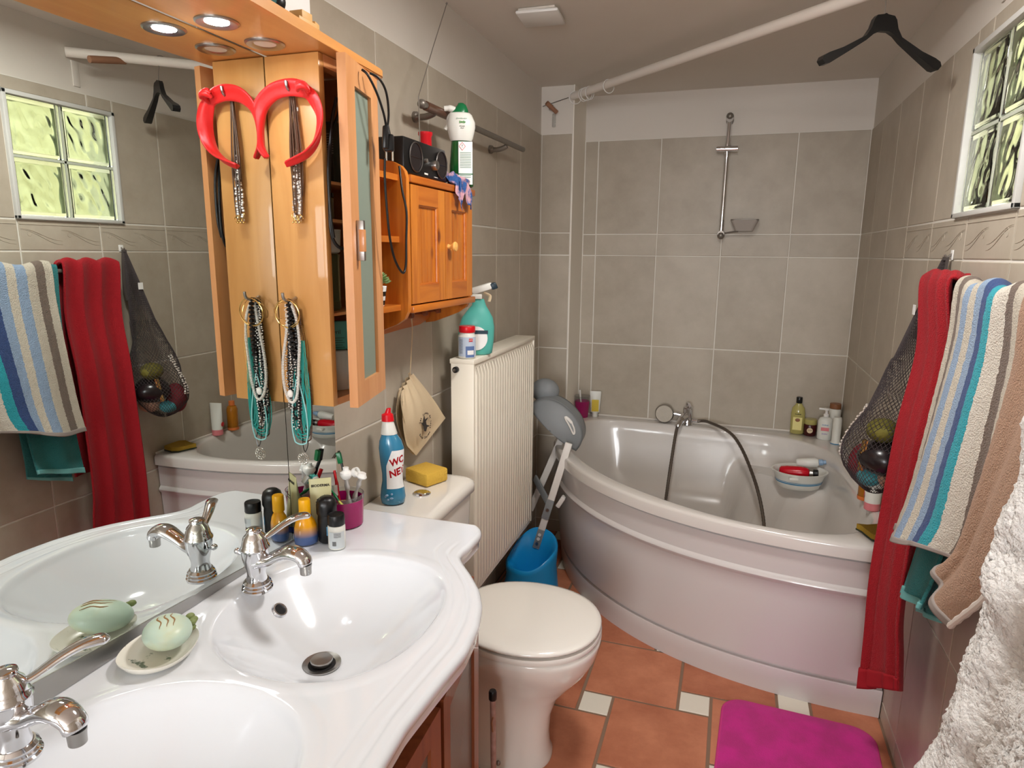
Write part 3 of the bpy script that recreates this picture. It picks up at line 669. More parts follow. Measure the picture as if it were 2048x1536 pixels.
# ---------------------------------------------------------------- pine wall cabinet
def pine_cabinet():
    t = thing('pine_wall_cabinet', 'orange pine wall cabinet with two panelled doors and open side shelves', 'cabinet', (.08, 1.6, 1.25))
    y0, ys, y1, xf = 1.315, 1.458, 1.868, .148; z0, z1 = 1.272, 1.588
    def shelfcurve(z, zt, m='pineY'):
        bm = B(); ol = [(0.002, y0), (.05, y0)] + [(.05 + .075 * sin(a), y0 + .05 - .05 * cos(a)) for a in (.4, .8, 1.2, 1.57)] + [(.125, ys), (.002, ys)]
        prism(bm, ol, z, zt, lambda x, y, d: V(x, y, d)); link('side_shelf', bm, m, t, sm=30)
    for z in (1.272, 1.435, 1.578): shelfcurve(z, z + .014)
    # side panel between shelves and doors with curved ears
    bm = B(); ol = [(.0, 1.20), (.03, 1.205), (.075, 1.222), (.11, 1.236), (.132, 1.25), (.142, 1.27), (.144, 1.30), (.144, 1.585), (.140, 1.60), (.13, 1.612), (.11, 1.622), (.06, 1.632), (.0, 1.64)]
    prism(bm, ol, ys, ys + .016, lambda x, z, d: V(x + .002, d, z)); link('side_panel', bm, 'pine', t, sm=30)
    bm = B(); prism(bm, ol, y1 - .016, y1, lambda x, z, d: V(x + .002, d, min(z, 1.60))); link('side_panel', bm, 'pine', t, sm=30)
    bm = B(); box(bm, .001, .012, y0, y1, z0, z1 + .01); link('back_panel', bm, 'pine', t)
    bm = B(); box(bm, .002, xf + .004, ys + .0165, y1 + .022, z0 - .008, z0 + .010, .003); link('bottom_board', bm, 'pineY', t)
    bm = B(); box(bm, .002, xf + .004, ys + .0165, y1 + .022, z1 - .012, z1 + .006, .003); link('top_board', bm, 'pineY', t)
    # scalloped apron with pegs, against the wall
    bm = B(); ol = [(y0 + .0, 1.27), (y0, 1.185)] + [(y0 + .05 + .35 * i / 12, 1.190 + .010 * (1 - cos(pi * i / 12)) / 2) for i in range(13)] + [(1.78, 1.202), (1.83, 1.212), (1.87, 1.23), (1.90, 1.25), (1.92, 1.262), (1.925, 1.27)]
    prism(bm, ol, .002, .018, lambda y, z, d: V(d, y, z)); ap = link('apron_board', bm, 'pineY', t, sm=30)
    for y in (1.42, 1.66, 1.75, 1.84):
        bm = B(); tube(bm, [(.018, y, 1.238), (.04, y, 1.240), (.045, y, 1.240), (.055, y, 1.241)], [.005, .0055, .010, .009], 14); link('peg', bm, 'peg', ap)
    # doors
    def door(ya, yb, knob):
        w = .042; bm = B(); za, zb = z0 + .014, z1 - .016
        P3 = lambda y, z, d: V(xf + d, y, z)
        for ol in ([(ya, za), (ya + w, za), (ya + w, zb), (ya, zb)], [(yb - w, za), (yb, za), (yb, zb), (yb - w, zb)]): prism(bm, ol, -.016, 0, P3)
        dd = link('door', bm, 'pine', t, sm=0)
        for ol in ([(ya + w, zb - .045), (yb - w, zb - .045), (yb - w, zb), (ya + w, zb)], [(ya + w, za), (yb - w, za), (yb - w, za + .045), (ya + w, za + .045)]): bm = B(); prism(bm, ol, -.016, -.0002, P3); link('door_rail', bm, 'pineY', dd, sm=0)
        bm = B(); prism(bm, [(ya + w, za + .045), (yb - w, za + .045), (yb - w, zb - .045), (ya + w, zb - .045)], -.013, -.009, P3)
        y = ya + w + .03
        while y < yb - w - .01: prism(bm, [(y, za + .045), (y + .0015, za + .045), (y + .0015, zb - .045), (y, zb - .045)], -.009, -.0082, P3); y += .032
        link('door_panel', bm, 'pine', dd, sm=0)
        bm = B(); r = .006; 
        for (p, q) in (((ya + w, za + .045), (yb - w, za + .045)), ((ya + w, zb - .045), (yb - w, zb - .045)), ((ya + w, za + .045), (ya + w, zb - .045)), ((yb - w, za + .045), (yb - w, zb - .045))): tube(bm, [P3(p[0], p[1], -.007), P3(q[0], q[1], -.007)], .0045, 8)
        link('bead_moulding', bm, 'pineY', dd)
        if knob:
            bm = B(); m_ = Matrix.Translation((xf, knob[0], knob[1])) @ Matrix.Rotation(radians(90), 4, 'Y'); lathe(bm, [(.007, 0), (.005, .006), (.0055, .010), (.012, .016), (.0135, .020), (.012, .024), (0, .027)], 24, mtx=m_); link('knob', bm, mat('knob_pine', srgb(232, 176, 96), .35), dd, label='pale wooden knob')
    door(ys + .019, 1.676, None); door(1.679, y1 + .004, (1.697, 1.428))
    o = bpy.data.objects
pine_cabinet()

# ================================================================ smaller things
M.update({
 'satin': mat('red_satin', srgb(214, 24, 22), .42, sheen=.1, bump=(40, .25)),
 'bead_white': mat('white_shell_beads', srgb(236, 230, 222), .35), 'bead_black': mat('black_beads', srgb(24, 20, 20), .2), 'bead_brown': mat('brown_beads', srgb(92, 66, 50), .4),
 'bead_teal': mat('teal_cord', srgb(40, 150, 140), .5), 'bead_pale': mat('pale_turquoise_cord', srgb(150, 210, 208), .5), 'crystal': mat('clear_beads', srgb(214, 206, 198), .08, .3), 'gold': mat('gold_wire', srgb(220, 180, 110), .22, 1), 'silver': mat('silver_charm', srgb(205, 200, 190), .25, 1),
 'towel_red': mat('red_terry', srgb(160, 14, 28), .95, sheen=.06, bump=(420, .8, 2)), 'towel_teal': mat('teal_terry', srgb(50, 128, 130), .95, sheen=.1, bump=(300, .9, 2)),
 'hem_teal': mat('teal_hem', srgb(110, 176, 176), .9), 'hem_red': mat('red_hem', srgb(160, 22, 34), .9),
 'robe': mat('white_plush', srgb(236, 234, 230), 1, sheen=.2, bump=(260, 1.0, 3)), 'mat_pink': mat('magenta_pile', srgb(206, 34, 140), 1, sheen=.15, bump=(260, .5, 3), vary=(14, srgb(186, 36, 124), .12)),
 'mat_edge': mat('magenta_edging', srgb(206, 58, 134), .9), 'cotton': mat('ecru_cotton', srgb(216, 196, 162), .9, bump=(500, .25, 2)), 'ink': mat('black_print', srgb(52, 46, 42), .8),
 'yellow': mat('yellow_plastic', srgb(246, 178, 8), .3), 'sponge': mat('yellow_sponge', srgb(218, 176, 70), .95, bump=(160, .9, 4)), 'spongedk': mat('ochre_sponge', srgb(166, 132, 40), .95, bump=(160, .9, 4)), 'scour': mat('dark_scourer', srgb(52, 58, 44), .95, bump=(300, .8)),
 'bluelq': mat('blue_cleaner_bottle', srgb(52, 128, 164), .22, coat=.4), 'red': mat('red_plastic', srgb(214, 20, 34), .3), 'label': mat('paper_label', srgb(238, 238, 236), .5), 'bluebox': mat('blue_card', srgb(70, 90, 170), .5),
 'magcup': mat('magenta_beaker', srgb(178, 26, 110), .12, trans=.25), 'clearpl': mat('clear_plastic', srgb(236, 238, 238), .08, trans=.95, ior=1.2), 'tubegrey': mat('translucent_tube', srgb(196, 192, 188), .3, trans=.3),
 'khaki': mat('pale_green_tube', srgb(200, 196, 150), .4), 'teal': mat('teal_plastic', srgb(86, 176, 164), .35), 'green': mat('dark_green_plastic', srgb(16, 108, 62), .3), 'greenlq': mat('green_liquid', srgb(20, 84, 34), .15, coat=.4), 'offwhite': mat('offwhite_plastic', srgb(226, 226, 218), .35),
 'bluep': mat('blue_moulded_plastic', srgb(24, 150, 216), .28), 'greyp': mat('grey_moulded_plastic', srgb(132, 136, 138), .5), 'legw': mat('white_leg_plastic', srgb(226, 222, 216), .4), 'soap': mat('pale_green_soap', srgb(196, 216, 198), .35, vary=(14, srgb(212, 206, 160), .12, (1, .4, 1), .6), sub=.1),
 'shell': mat('painted_ceramic', srgb(232, 228, 216), .25, vary=(46, srgb(110, 122, 104), .03, (1, 1, 1), .66)), 'leaf': mat('green_leaf', srgb(128, 160, 100), .6), 'glass': mat('clear_glass', srgb(240, 244, 240), .02, trans=1, ior=1.3), 'greenglass': mat('olive_glass', srgb(150, 156, 116), .1, trans=.7, ior=1.3),
 'darkjar': mat('dark_jar', srgb(30, 24, 26), .25), 'amber': mat('amber_shampoo', srgb(190, 120, 30), .2, trans=.2), 'oil': mat('pale_oil', srgb(206, 196, 120), .12, trans=.35), 'pink': mat('pink_plastic', srgb(224, 130, 136), .35), 'brown': mat('brown_lid', srgb(140, 92, 60), .4), 'orange': mat('orange_cap', srgb(220, 120, 60), .4),
 'bluetrim': mat('blue_trim', srgb(70, 140, 180), .4), 'paleblue': mat('pale_blue_plastic', srgb(140, 170, 200), .4), 'net': mat('grey_net_cord', srgb(66, 58, 58), .8), 'gradyellow': mat('sun_lotion', srgb(250, 170, 10), .22), 'lightwood': mat('blond_wood', srgb(222, 176, 112), .5), 'brownwood': wood('dark_stained_wood', srgb(104, 66, 46), srgb(78, 48, 34), 'Y', 4),
 'clothA': mat('patterned_cloth', srgb(206, 160, 170), .9, vary=(34, srgb(44, 84, 140), .06)), 'hose': mat('steel_hose', srgb(120, 112, 104), .35, .9), 'gaskt': mat('grey_rail', srgb(130, 124, 116), .4, .6), 'pebbled': mat('toy_yellow', srgb(104, 98, 34), .8, bump=(90, .8)), 'bagred': mat('dark_red_cloth', srgb(110, 18, 30), .8), 'bagteal': mat('teal_toy', srgb(80, 176, 186), .5), 'skin': mat('beige_toy', srgb(214, 170, 144), .6),
})
# sun lotion: yellow above, blue below
def two_tone(name, c1, c2, z0, z1):
    m = mat(name, c1, .22, coat=.4); nt = m.node_tree; tc = node(nt, 'ShaderNodeTexCoord'); sp = node(nt, 'ShaderNodeSeparateXYZ'); mr = node(nt, 'ShaderNodeMapRange'); mr.inputs[1].default_value = z0; mr.inputs[2].default_value = z1
    mx = node(nt, 'ShaderNodeMix', data_type='RGBA'); mx.inputs[6].default_value = c2; mx.inputs[7].default_value = c1
    nt.links.new(tc.outputs['Object'], sp.inputs[0]); nt.links.new(sp.outputs[2], mr.inputs[0]); nt.links.new(mr.outputs[0], mx.inputs[0]); nt.links.new(mx.outputs[2], nt.nodes['Principled BSDF'].inputs['Base Color']); return m
M['lotion'] = two_tone('lotion_bottle_two_tone', srgb(248, 172, 10), srgb(70, 96, 150), .018, .042)
def facecam(x, y): return atan2(.895 - x, y)         # turn so that the local -y side looks at the camera
def bottle(name, label, cat, x, y, z, prof, m, sx=1, sy=1, rz=None, group=None, seg=32, body='body'):
    t = thing(name, label, cat, (x, y, z), facecam(x, y) if rz is None else rz, group)
    bm = B(); lathe(bm, prof, seg, sx=sx, sy=sy); link(body, bm, m, t, local=True, sm=45); return t
def lpart(t, name, prof, m, c=(0, 0, 0), sx=1, sy=1, seg=28, mtx=None, label=None, cap=True, sm=45):
    bm = B(); lathe(bm, prof, seg, c, sx, sy, mtx, cap); return link(name, bm, m, t, local=True, label=label, sm=sm)
def ltext(t, body, size, m, x, z, y=0, r=None, **k):
    o = text(body, size, m, t, Matrix.Identity(4), wrap=r, **k); w = Matrix.LocRotScale(t.location, t.rotation_euler, None); o.data.transform(w); 
    if not r: o.data.transform(Matrix.Translation((x, y, z)))
    else: o.data.transform(Matrix.Translation((0, 0, z)) @ Matrix.Rotation(x, 4, 'Z'))
    return o
def smudge(t, x, z, w, h, y, m):
    bm = B(); n = max(2, int(w / .0035))
    for k in range(n): q = x - w / 2 + w * (k + .5) / n; box(bm, q - w / n * .42, q + w / n * (.30 + .1 * (k % 2)), y, y + .0003, z - h / 2 * (.7 + .3 * ((k * 7) % 3 == 0)), z + h / 2 * (.6 + .4 * ((k * 5) % 3 == 0)))
    return link('print_marks', bm, m, t, local=True, sm=0)
def ldecal(t, name, m, w, h, z, r=None, y=0, x=0, depth=.0004, ang=0, curve=12):
    bm = B(); f = lambda u, v: Vector((x + (u - .5) * w, y, z + (v - .5) * h)) if not r else Vector(((r + depth) * sin(ang + (u - .5) * w / r), -(r + depth) * cos(ang + (u - .5) * w / r), z + (v - .5) * h))
    grid(bm, curve, 1, f); return link(name, bm, m, t, local=True)

# ---------------------------------------------------------------- things on the washbasin counter
t = bottle('sun_lotion_bottle', 'yellow lotion bottle fading to blue at its base, beside the faucet', 'bottle', .070, 1.112, .8015, [(0, 0), (.019, 0), (.0235, .003), (.0245, .010), (.024, .030), (.023, .040), (.0195, .052), (.014, .060), (.0115, .064), (0, .064)], 'lotion', sy=.75)
lpart(t, 'cap', [(.0115, .064), (.0125, .066), (.012, .098), (.011, .100), (0, .1)], 'yellow')
t = thing('blue_carton', 'small flat blue box lying behind the yellow lotion bottle', 'box', (.078, 1.155, .8015)); bm = B(); box(bm, .045, .105, 1.1478, 1.185, .8015, .813, .001); link('box', bm, 'bluebox', t)
t = bottle('roll_on_deodorant', 'black roll-on deodorant with rounded cap behind the white one', 'deodorant', .106, 1.138, .8015, [(0, 0), (.016, 0), (.0195, .004), (.0195, .05), (.0185, .062), (0, .062)], 'black')
lpart(t, 'cap', [(.0200, .0625), (.0215, .066), (.0215, .084), (.019, .094), (.012, .100), (0, .101)], 'black'); ldecal(t, 'label_patch', 'bluetrim', .012, .02, .03, r=.0195, ang=.2); ldecal(t, 'emblem', 'silver', .006, .006, .045, r=.0195, ang=.2)
t = bottle('spray_deodorant', 'small white deodorant can with black cap nearest the bowl', 'deodorant', .142, 1.118, .8015, [(0, 0), (.0165, 0), (.018, .002), (.018, .048), (.0170, .051), (0, .052)], 'offwhite')
lpart(t, 'cap', [(.0172, .052), (.0176, .053), (.0172, .072), (.016, .074), (.013, .073), (0, .0735)], 'black')
ldecal(t, 'label_band', mat('grey_label', srgb(200, 206, 208), .5), .034, .036, .022, r=.0181, ang=.0)
bm = B(); [grid(bm, 4, 1, lambda u, v, k=k: V((.0187) * sin(-.35 + u * .8), -(.0187) * cos(-.35 + u * .8), .0365 - k * .0026 + v * .0008)) for k in range(4)]
[grid(bm, 2, 1, lambda u, v, k=k: V((.0187) * sin(-.55 + k * .05 + u * .03), -(.0187) * cos(-.55 + k * .05 + u * .03), .010 + v * .010)) for k in range(9)]
link('printed_lines', bm, 'ink', t, local=True, sm=0)
# beaker with brushes
t = bottle('toothbrush_beaker', 'magenta plastic beaker holding toothbrushes and toothpaste', 'beaker', .087, 1.232, .8015, [(0, 0), (.0395, 0), (.0425, .002), (.0455, .062), (.0440, .062), (.0400, .006), (0, .006)], 'magcup')
lpart(t, 'clear_rim', [(.0457, .0625), (.0462, .072), (.0445, .072), (.0441, .0625), (.0457, .0625)], 'clearpl', cap=False)
def stick(name, label, cat, a, b, r, m, group=None, flat=(1, .7)):
    t = thing(name, label, cat, a, 0, group); bm = B(); a, b = Vector(a), Vector(b); n = 10
    tube(bm, [a.lerp(b, i / n) for i in range(n + 1)], [r * (.85 + .3 * sin(i * 1.1) * (i < 8)) for i in range(n + 1)], 10, flat=flat); link('handle', bm, m, t, sm=60); return t
def brush_head(t, a, b, m, m2):
    a, b = Vector(a), Vector(b); bm = B(); tube(bm, [a.lerp(b, i / 6) for i in range(7)], .0045, 10, flat=(1.3, .7)); link('head', bm, m, t)
    bm = B(); d = (b - a).normalized(); s = d.cross(V(.3, -1, 0)).normalized(); nn = s.cross(d); c = (a + b) / 2 + V(.4, -.9, 0).normalized() * .0085
    obox(bm, c, d, s, d.cross(s), (b - a).length * .95, .011, .010, .002); link('bristles', bm, m2, t)
cx_, cy_, cz_ = .083, 1.240, .809
t = stick('toothbrush', 'toothbrush with black neck and green bristles, red and white handle, tallest in the beaker', 'toothbrush', (.100, 1.245, cz_ + .03), (.066, 1.262, .935), .0048, 'black'); brush_head(t, (.066, 1.262, .935), (.060, 1.262, .962), 'black', 'green')
t = stick('toothbrush', 'red and white toothbrush standing at the mirror side of the beaker', 'toothbrush', (.088, 1.225, cz_ + .01), (.054, 1.250, .918), .0052, 'red'); bm = B(); tube(bm, [(.066, 1.234, .865), (.062, 1.238, .888)], .0068, 12); link('grip', bm, 'white', t)
t = stick('toothbrush', 'green toothbrush with yellow end leaning across the beaker rim', 'toothbrush', (.050, 1.226, .893), (.090, 1.210, .862), .0045, 'green'); bm = B(); tube(bm, [(.090, 1.210, .862), (.100, 1.208, .854), (.108, 1.209, .85)], [.006, .0075, .006], 12, flat=(1.2, .5)); link('yellow_tip', bm, mat('lime_yellow', srgb(222, 220, 90), .4), t)
t = stick('toothbrush', 'teal and white toothbrush head peeping above the pale green tube', 'toothbrush', (.060, 1.215, .83), (.037, 1.195, .925), .0045, 'teal'); brush_head(t, (.042, 1.198, .921), (.052, 1.188, .906), 'teal', 'white')
t = stick('toothpaste_tube', 'crumpled clear toothpaste tube with a white ribbed cap standing upside down in the beaker', 'tube', (.093, 1.245, .84), (.086, 1.248, .905), .012, 'tubegrey', flat=(1, .45)); bm = B(); lathe(bm, [(.009, 0), (.0145, .008), (.0145, .012), (.0135, .016), (.007, .020), (.0065, .027), (0, .027)], 24, (.086, 1.248, .903)); link('cap', bm, 'white', t)
t = stick('toothpaste_tube', 'squeezed toothpaste tube with open white cap leaning towards the cistern', 'tube', (.098, 1.258, .85), (.113, 1.268, .905), .011, 'tubegrey', flat=(1, .4)); bm = B(); q_ = V(.3, .1, 1).normalized().to_track_quat('Z', 'Y').to_matrix().to_4x4(); lathe(bm, [(.011, 0), (.0125, .003), (.009, .009), (.0085, .012), (0, .012)], 20, mtx=Matrix.Translation((.113, 1.268, .902)) @ q_); link('nozzle', bm, 'white', t)
bm = B(); lathe(bm, [(.0105, 0), (.0115, .003), (.0115, .010), (.010, .010), (.009, .003), (0, .003)], 20, mtx=Matrix.Translation((.100, 1.259, .915)) @ Matrix.Rotation(radians(70), 4, 'Y')); link('flip_cap', bm, 'white', t)
# pale green cream tube standing on its cap
t = thing('cream_tube', 'pale green cream tube standing on its cap against the mirror', 'tube', (.072, 1.168, .8015), facecam(.072, 1.168)); bm = B()
L = []
for z, w, d in ((0, .017, .017), (.020, .017, .017), (.0205, .021, .019), (.05, .0215, .016), (.09, .0225, .009), (.118, .0235, .003), (.127, .0238, .0012)): L.append([V(w * cos(a), d * sin(a), z) for a in [2 * pi * i / 28 for i in range(28)]])
loft(bm, L, True, True); link('body', bm, 'khaki', t, local=True, sm=50)
ltext(t, 'BIODERMA', .0078, 'ink', 0, .112, -.0046, bold=.03); smudge(t, 0, .083, .018, .0026, -.0112, 'ink'); smudge(t, -.001, .078, .021, .0018, -.0125, 'ink')
bm = B(); tube(bm, [(.012 * cos(a) + .006, -.0135 + .004 * abs(sin(a)), .078 + .014 * sin(a)) for a in [-1.5 + i * .15 for i in range(21)]], .0004, 6); link('printed_arc', bm, 'ink', t, local=True)
# soap in dish
t = thing('soap_dish', 'oval speckled ceramic soap dish on the counter between the bowls', 'soap dish', (.102, .698, .8005), radians(-84)); bm = B()
L = []
for z, a, b_ in ((0, .036, .030), (.001, .042, .035), (.007, .055, .046), (.016, .062, .052), (.018, .062, .052), (.016, .059, .049), (.009, .050, .040), (.006, .036, .030), (.0055, .01, .008)): L.append([V(a * cos(q), b_ * sin(q) * (1 + .08 * cos(q)), z + .0015 * cos(3 * q) * (z > .015)) for q in [2 * pi * i / 48 for i in range(48)]])
loft(bm, L, True, True); link('dish', bm, 'shell', t, local=True, sm=60)
bm = B(); [ball(bm, (-.055 + .012 * cos(k * 1.3), .008 * sin(k * 2.1) + .010, .026 + .005 * sin(k)), .008, .007, .005, 8) for k in range(6)]; link('dish_ornament', bm, mat('mossy_glaze', srgb(128, 140, 84), .5), t, local=True, label='mossy green knob at the end of the dish')
t = thing('soap_bar', 'pale green oval soap bar with brown streaks lying in the dish', 'soap', (.104, .715, .818)); bm = B(); ball(bm, (.104, .712, .8345), .046, .035, .0235, 32, Matrix.Rotation(radians(-38), 3, 'Z') @ Matrix.Rotation(radians(-8), 3, 'Y')); link('soap', bm, 'soap', t, sm=80)
bm = B()
for dx, dy in ((0, 0), (.008, .004), (-.009, -.003)):
    pts = []
    for i in range(12):
        s = (i / 11 - .5) * .052; p = Matrix.Rotation(radians(-38), 3, 'Z') @ V(s, dx * 1.1 + .002 * sin(i), 0); k = 1 - (s / .046) ** 2 - (dx * 1.1 / .035) ** 2; pts.append(V(.104, .712, .8345) + V(p.x, p.y, .0238 * sqrt(max(k, .05)) + s * .14 - .0004))
    tube(bm, pts, [.0003 + .0010 * sin(pi * i / 11) for i in range(12)], 6)
link('streaks', bm, mat('brown_streak', srgb(150, 110, 62), .5), t)

# ---------------------------------------------------------------- on the cistern
t = thing('toilet_cleaner_bottle', 'blue toilet cleaner bottle with white neck and red cap on the cistern', 'bottle', (.066, 1.500, .7487), facecam(.052, 1.5) - .05); bm = B(); L = []
for z, w, d, o in ((0, .024, .018, 0), (.004, .031, .024, 0), (.02, .0335, .0255, 0), (.045, .031, .0245, 0), (.065, .0275, .0235, 0), (.085, .0275, .0235, 0), (.12, .0315, .025, 0), (.155, .033, .025, -.001), (.175, .029, .023, -.003), (.188, .022, .019, -.005), (.193, .0195, .017, -.006)): L.append([V(w * cos(a) + o, d * sin(a), z) for a in [2 * pi * i / 36 for i in range(36)]])
loft(bm, L, True, True); link('body', bm, 'bluelq', t, local=True, sm=60)
bm = B(); L = [[V((w) * cos(a) + o, w * .85 * sin(a), z) for a in [2 * pi * i / 28 for i in range(28)]] for z, w, o in ((.1935, .0215, -.006), (.196, .0215, -.006), (.222, .016, -.008), (.228, .015, -.009))]; loft(bm, L, True, True); link('neck', bm, 'offwhite', t, local=True)
bm = B(); L = [[V(w * cos(a) + o, w * .85 * sin(a), z) for a in [2 * pi * i / 24 for i in range(24)]] for z, w, o in ((.2285, .0165, -.008), (.246, .0150, -.009), (.250, .008, -.008), (.262, .0055, -.005), (.263, .003, -.004))]; loft(bm, L, True, True); link('cap', bm, 'red', t, local=True)
def flatlab(pts, y, m, nm, th=.0006):
    bm = B(); prism(bm, pts, -y, -y - th, lambda u, v, d: V(u, d, v)); return link(nm, bm, m, t, local=True, sm=0)
def rfront(z): return .0262
bm = B(); lay = bm.loops.layers.uv.verify()
def wrapx(x, z, w_, d_, e=.0006): a = max(-1.3, min(1.3, x / w_)); return V((w_ + e) * sin(a), -(d_ + e) * cos(a), z)
def wz(z):
    T_ = ((.02, .0335, .0255), (.045, .031, .0245), (.065, .0275, .0235), (.085, .0275, .0235), (.12, .0315, .025), (.155, .033, .025), (.175, .029, .023))
    for (a, w1, d1), (b_, w2, d2) in zip(T_, T_[1:]):
        if a <= z <= b_: q = (z - a) / (b_ - a); return w1 + (w2 - w1) * q, d1 + (d2 - d1) * q
    return T_[0][1:] if z < .02 else T_[-1][1:]
def lab(u, v):
    z = .048 + v * .105; x0 = -.015 + .016 * max(0, v - .6) / .4; x1 = .044; w_, d_ = wz(z); return wrapx(x0 + u * (x1 - x0), z, w_, d_)
grid(bm, 14, 18, lab); link('label', bm, 'label', t, local=True)
for s_, z, sz, xx in (('WC', .1235, .026, .014), ('NET', .093, .027, .014)):
    cu = text(s_, sz, 'red', t, Matrix.Identity(4), depth=.0001, sx=.9, shear=.15, bold=.035); me = cu.data; rot = radians(16)
    for v in me.vertices:
        x, y, zz = v.co + Vector(t.location); x, zz = v.co.x, v.co.z
        pass
    # place by wrapping on the oval body
    src = Matrix.LocRotScale(t.location, t.rotation_euler, None)
    for v in me.vertices:
        p = src @ v.co; X_ = p.x * cos(rot) - p.z * sin(rot); Z_ = p.x * sin(rot) + p.z * cos(rot); w_, d_ = wz(z + Z_); v.co = wrapx(xx + X_, z + Z_, w_, d_, .0011)
bm = B(); [ball(bm, V(*wrapx(-.012 + .01 * sin(k * 2), .018 + .004 * k, *wz(.03))), .003 + .002 * (k % 2), .0012, .003, 8) for k in range(5)]; link('bubble_print', bm, 'paleblue', t, local=True)
t = thing('sponge', 'big yellow car sponge lying on the cistern lid', 'sponge', (.075, 1.70, .7487)); bm = B(); q = Matrix.Rotation(radians(-22), 3, 'Z'); obox(bm, (.074, 1.690, .7487 + .0205), q @ V(1, 0, 0), q @ V(0, 1, 0), (0, 0, 1), .095, .085, .041, .006)
for v in bm.verts: v.co.z += .003 * noise.noise(v.co * 20)
link('sponge', bm, 'sponge', t)

# ---------------------------------------------------------------- on the radiator
t = bottle('powder_tub', 'white powder tub with red lid standing at the end of the radiator', 'tub', .094, 1.962, 1.0795, [(0, 0), (.026, 0), (.0285, .003), (.0285, .072), (.024, .078), (.023, .082), (0, .082)], 'offwhite')
lpart(t, 'lid', [(.0255, .0825), (.0265, .084), (.0265, .100), (.025, .103), (0, .103)], 'red')
ldecal(t, 'label', mat('blue_grey_label', srgb(190, 204, 222), .5), .070, .062, .038, r=.0286); ldecal(t, 'label_picture', mat('blue_picture', srgb(92, 118, 168), .5), .030, .036, .022, r=.0292, ang=.35); ldecal(t, 'label_swoosh', 'label', .022, .014, .020, r=.0298, ang=.4)
ldecal(t, 'logo_patch', 'red', .013, .010, .060, r=.0300, ang=.42); ltext(t, 'HG', .0085, 'white', .42, .060, r=.0305); bm = B(); [grid(bm, 4, 1, lambda u, v, k=k: V(.0293 * sin(-.95 + u * .45), -.0293 * cos(-.95 + u * .45), .060 - k * .004 + v * .0015)) for k in range(12)]; link('printed_lines', bm, mat('grey_print', srgb(120, 130, 150), .6), t, local=True)
# teal spray bottle
t = thing('spray_bottle', 'teal spray cleaner bottle leaning at an angle behind the white powder tub', 'bottle', (.100, 2.045, 1.0795), facecam(.1, 2.04)); SPRAY = t; bm = B()
L = []
for z, w, o in ((0, .036, 0), (.004, .042, 0), (.02, .044, 0), (.05, .047, 0), (.09, .046, .002), (.12, .040, .004), (.145, .027, .006), (.160, .018, .008), (.180, .015, .006)): L.append([V(w * cos(a) + o, w * .55 * sin(a), z) for a in [2 * pi * i / 32 for i in range(32)]])
loft(bm, L, True, True); link('body', bm, 'teal', t, local=True, sm=60)
bm = B(); lathe(bm, [(0, 0), (.030, 0), (.030, .0008), (0, .0008)], 28, mtx=Matrix.Translation((0, -.0262, .055)) @ Matrix.Rotation(radians(90), 4, 'X'), sy=1.3); link('label', bm, 'label', t, local=True); ldecal(t, 'label_band', mat('navy_band', srgb(24, 52, 66), .5), .062, .012, .075, y=-.0275)
bm = B(); box(bm, -.014, .016, -.014, .016, .180, .196, .003); obox(bm, (.016, 0, .214), (.9, 0, .35), (0, 1, 0), (-.35, 0, .9), .060, .028, .022, .005); link('spray_head', bm, 'offwhite', t, local=True)
bm = B(); obox(bm, (.046, -.0005, .222), (.9, 0, .35), (0, 1, 0), (-.35, 0, .9), .018, .029, .022, .004); link('nozzle', bm, mat('navy_plastic', srgb(20, 44, 56), .4), t, local=True)
bm = B(); tube(bm, spline([(.02, 0, .200), (.036, 0, .190), (.034, 0, .172)], 5), [.005] * 6 + [.004] * 5, 8, flat=(1.3, .5)); link('trigger', bm, 'cotton', t, local=True)

# ---------------------------------------------------------------- drawstring bag on a peg of the pine cabinet
t = thing('drawstring_bag', 'small ecru cotton drawstring bag hanging by its cord below the pine cabinet', 'bag', (.05, 1.66, 1.23))
bm = B(); tube(bm, spline([(.048, 1.660, 1.236), (.050, 1.664, 1.20), (.040, 1.672, 1.12), (.030, 1.684, 1.062)], 8), .0013, 8); tube(bm, spline([(.048, 1.668, 1.232), (.046, 1.672, 1.19), (.038, 1.678, 1.12), (.028, 1.688, 1.062)], 8), .0013, 8)
tube(bm, spline([(.034, 1.625, 1.030), (.036, 1.615, 1.0), (.038, 1.625, .95), (.036, 1.648, .915), (.036, 1.652, .918), (.036, 1.632, .955), (.036, 1.626, 1.0)], 8), .0012, 8); link('cord', bm, 'cotton', t)
def bagpt(u, v, s):
    a = V(0, 1.632, 1.030); b_ = V(0, 1.700, 1.070); c = V(0, 1.930, .880); d = V(0, 1.712, .815); e = V(0, 1.655, .862)
    top = a.lerp(b_, u); bot = (e.lerp(d, u / .28) if u < .28 else d.lerp(c, (u - .28) / .72)); mid = top.lerp(bot, v) + V(0, -.022, 0) * sin(pi * v) * (1 - u)
    th = .004 + .018 * sin(pi * min(1, v * 1.1)) * sin(pi * min(.97, max(.03, u))) ** .5; fold = .004 * sin(u * 22 + 2 * v) * max(0, 1 - v * 1.6)
    mid.x = .026 + (th + fold) * s; mid.x = max(mid.x, .003); return mid
bm = B(); grid(bm, 40, 30, lambda u, v: bagpt(u, v, 1)); grid(bm, 40, 30, lambda u, v: bagpt(u, v, -1)); bmesh.ops.remove_doubles(bm, verts=bm.verts, dist=.0035 * .2); link('pouch', bm, 'cotton', t, sm=70)
def bagprint(objname, meshfn):
    pass
cenu, cenv = V(0, 1.742, .905), 0
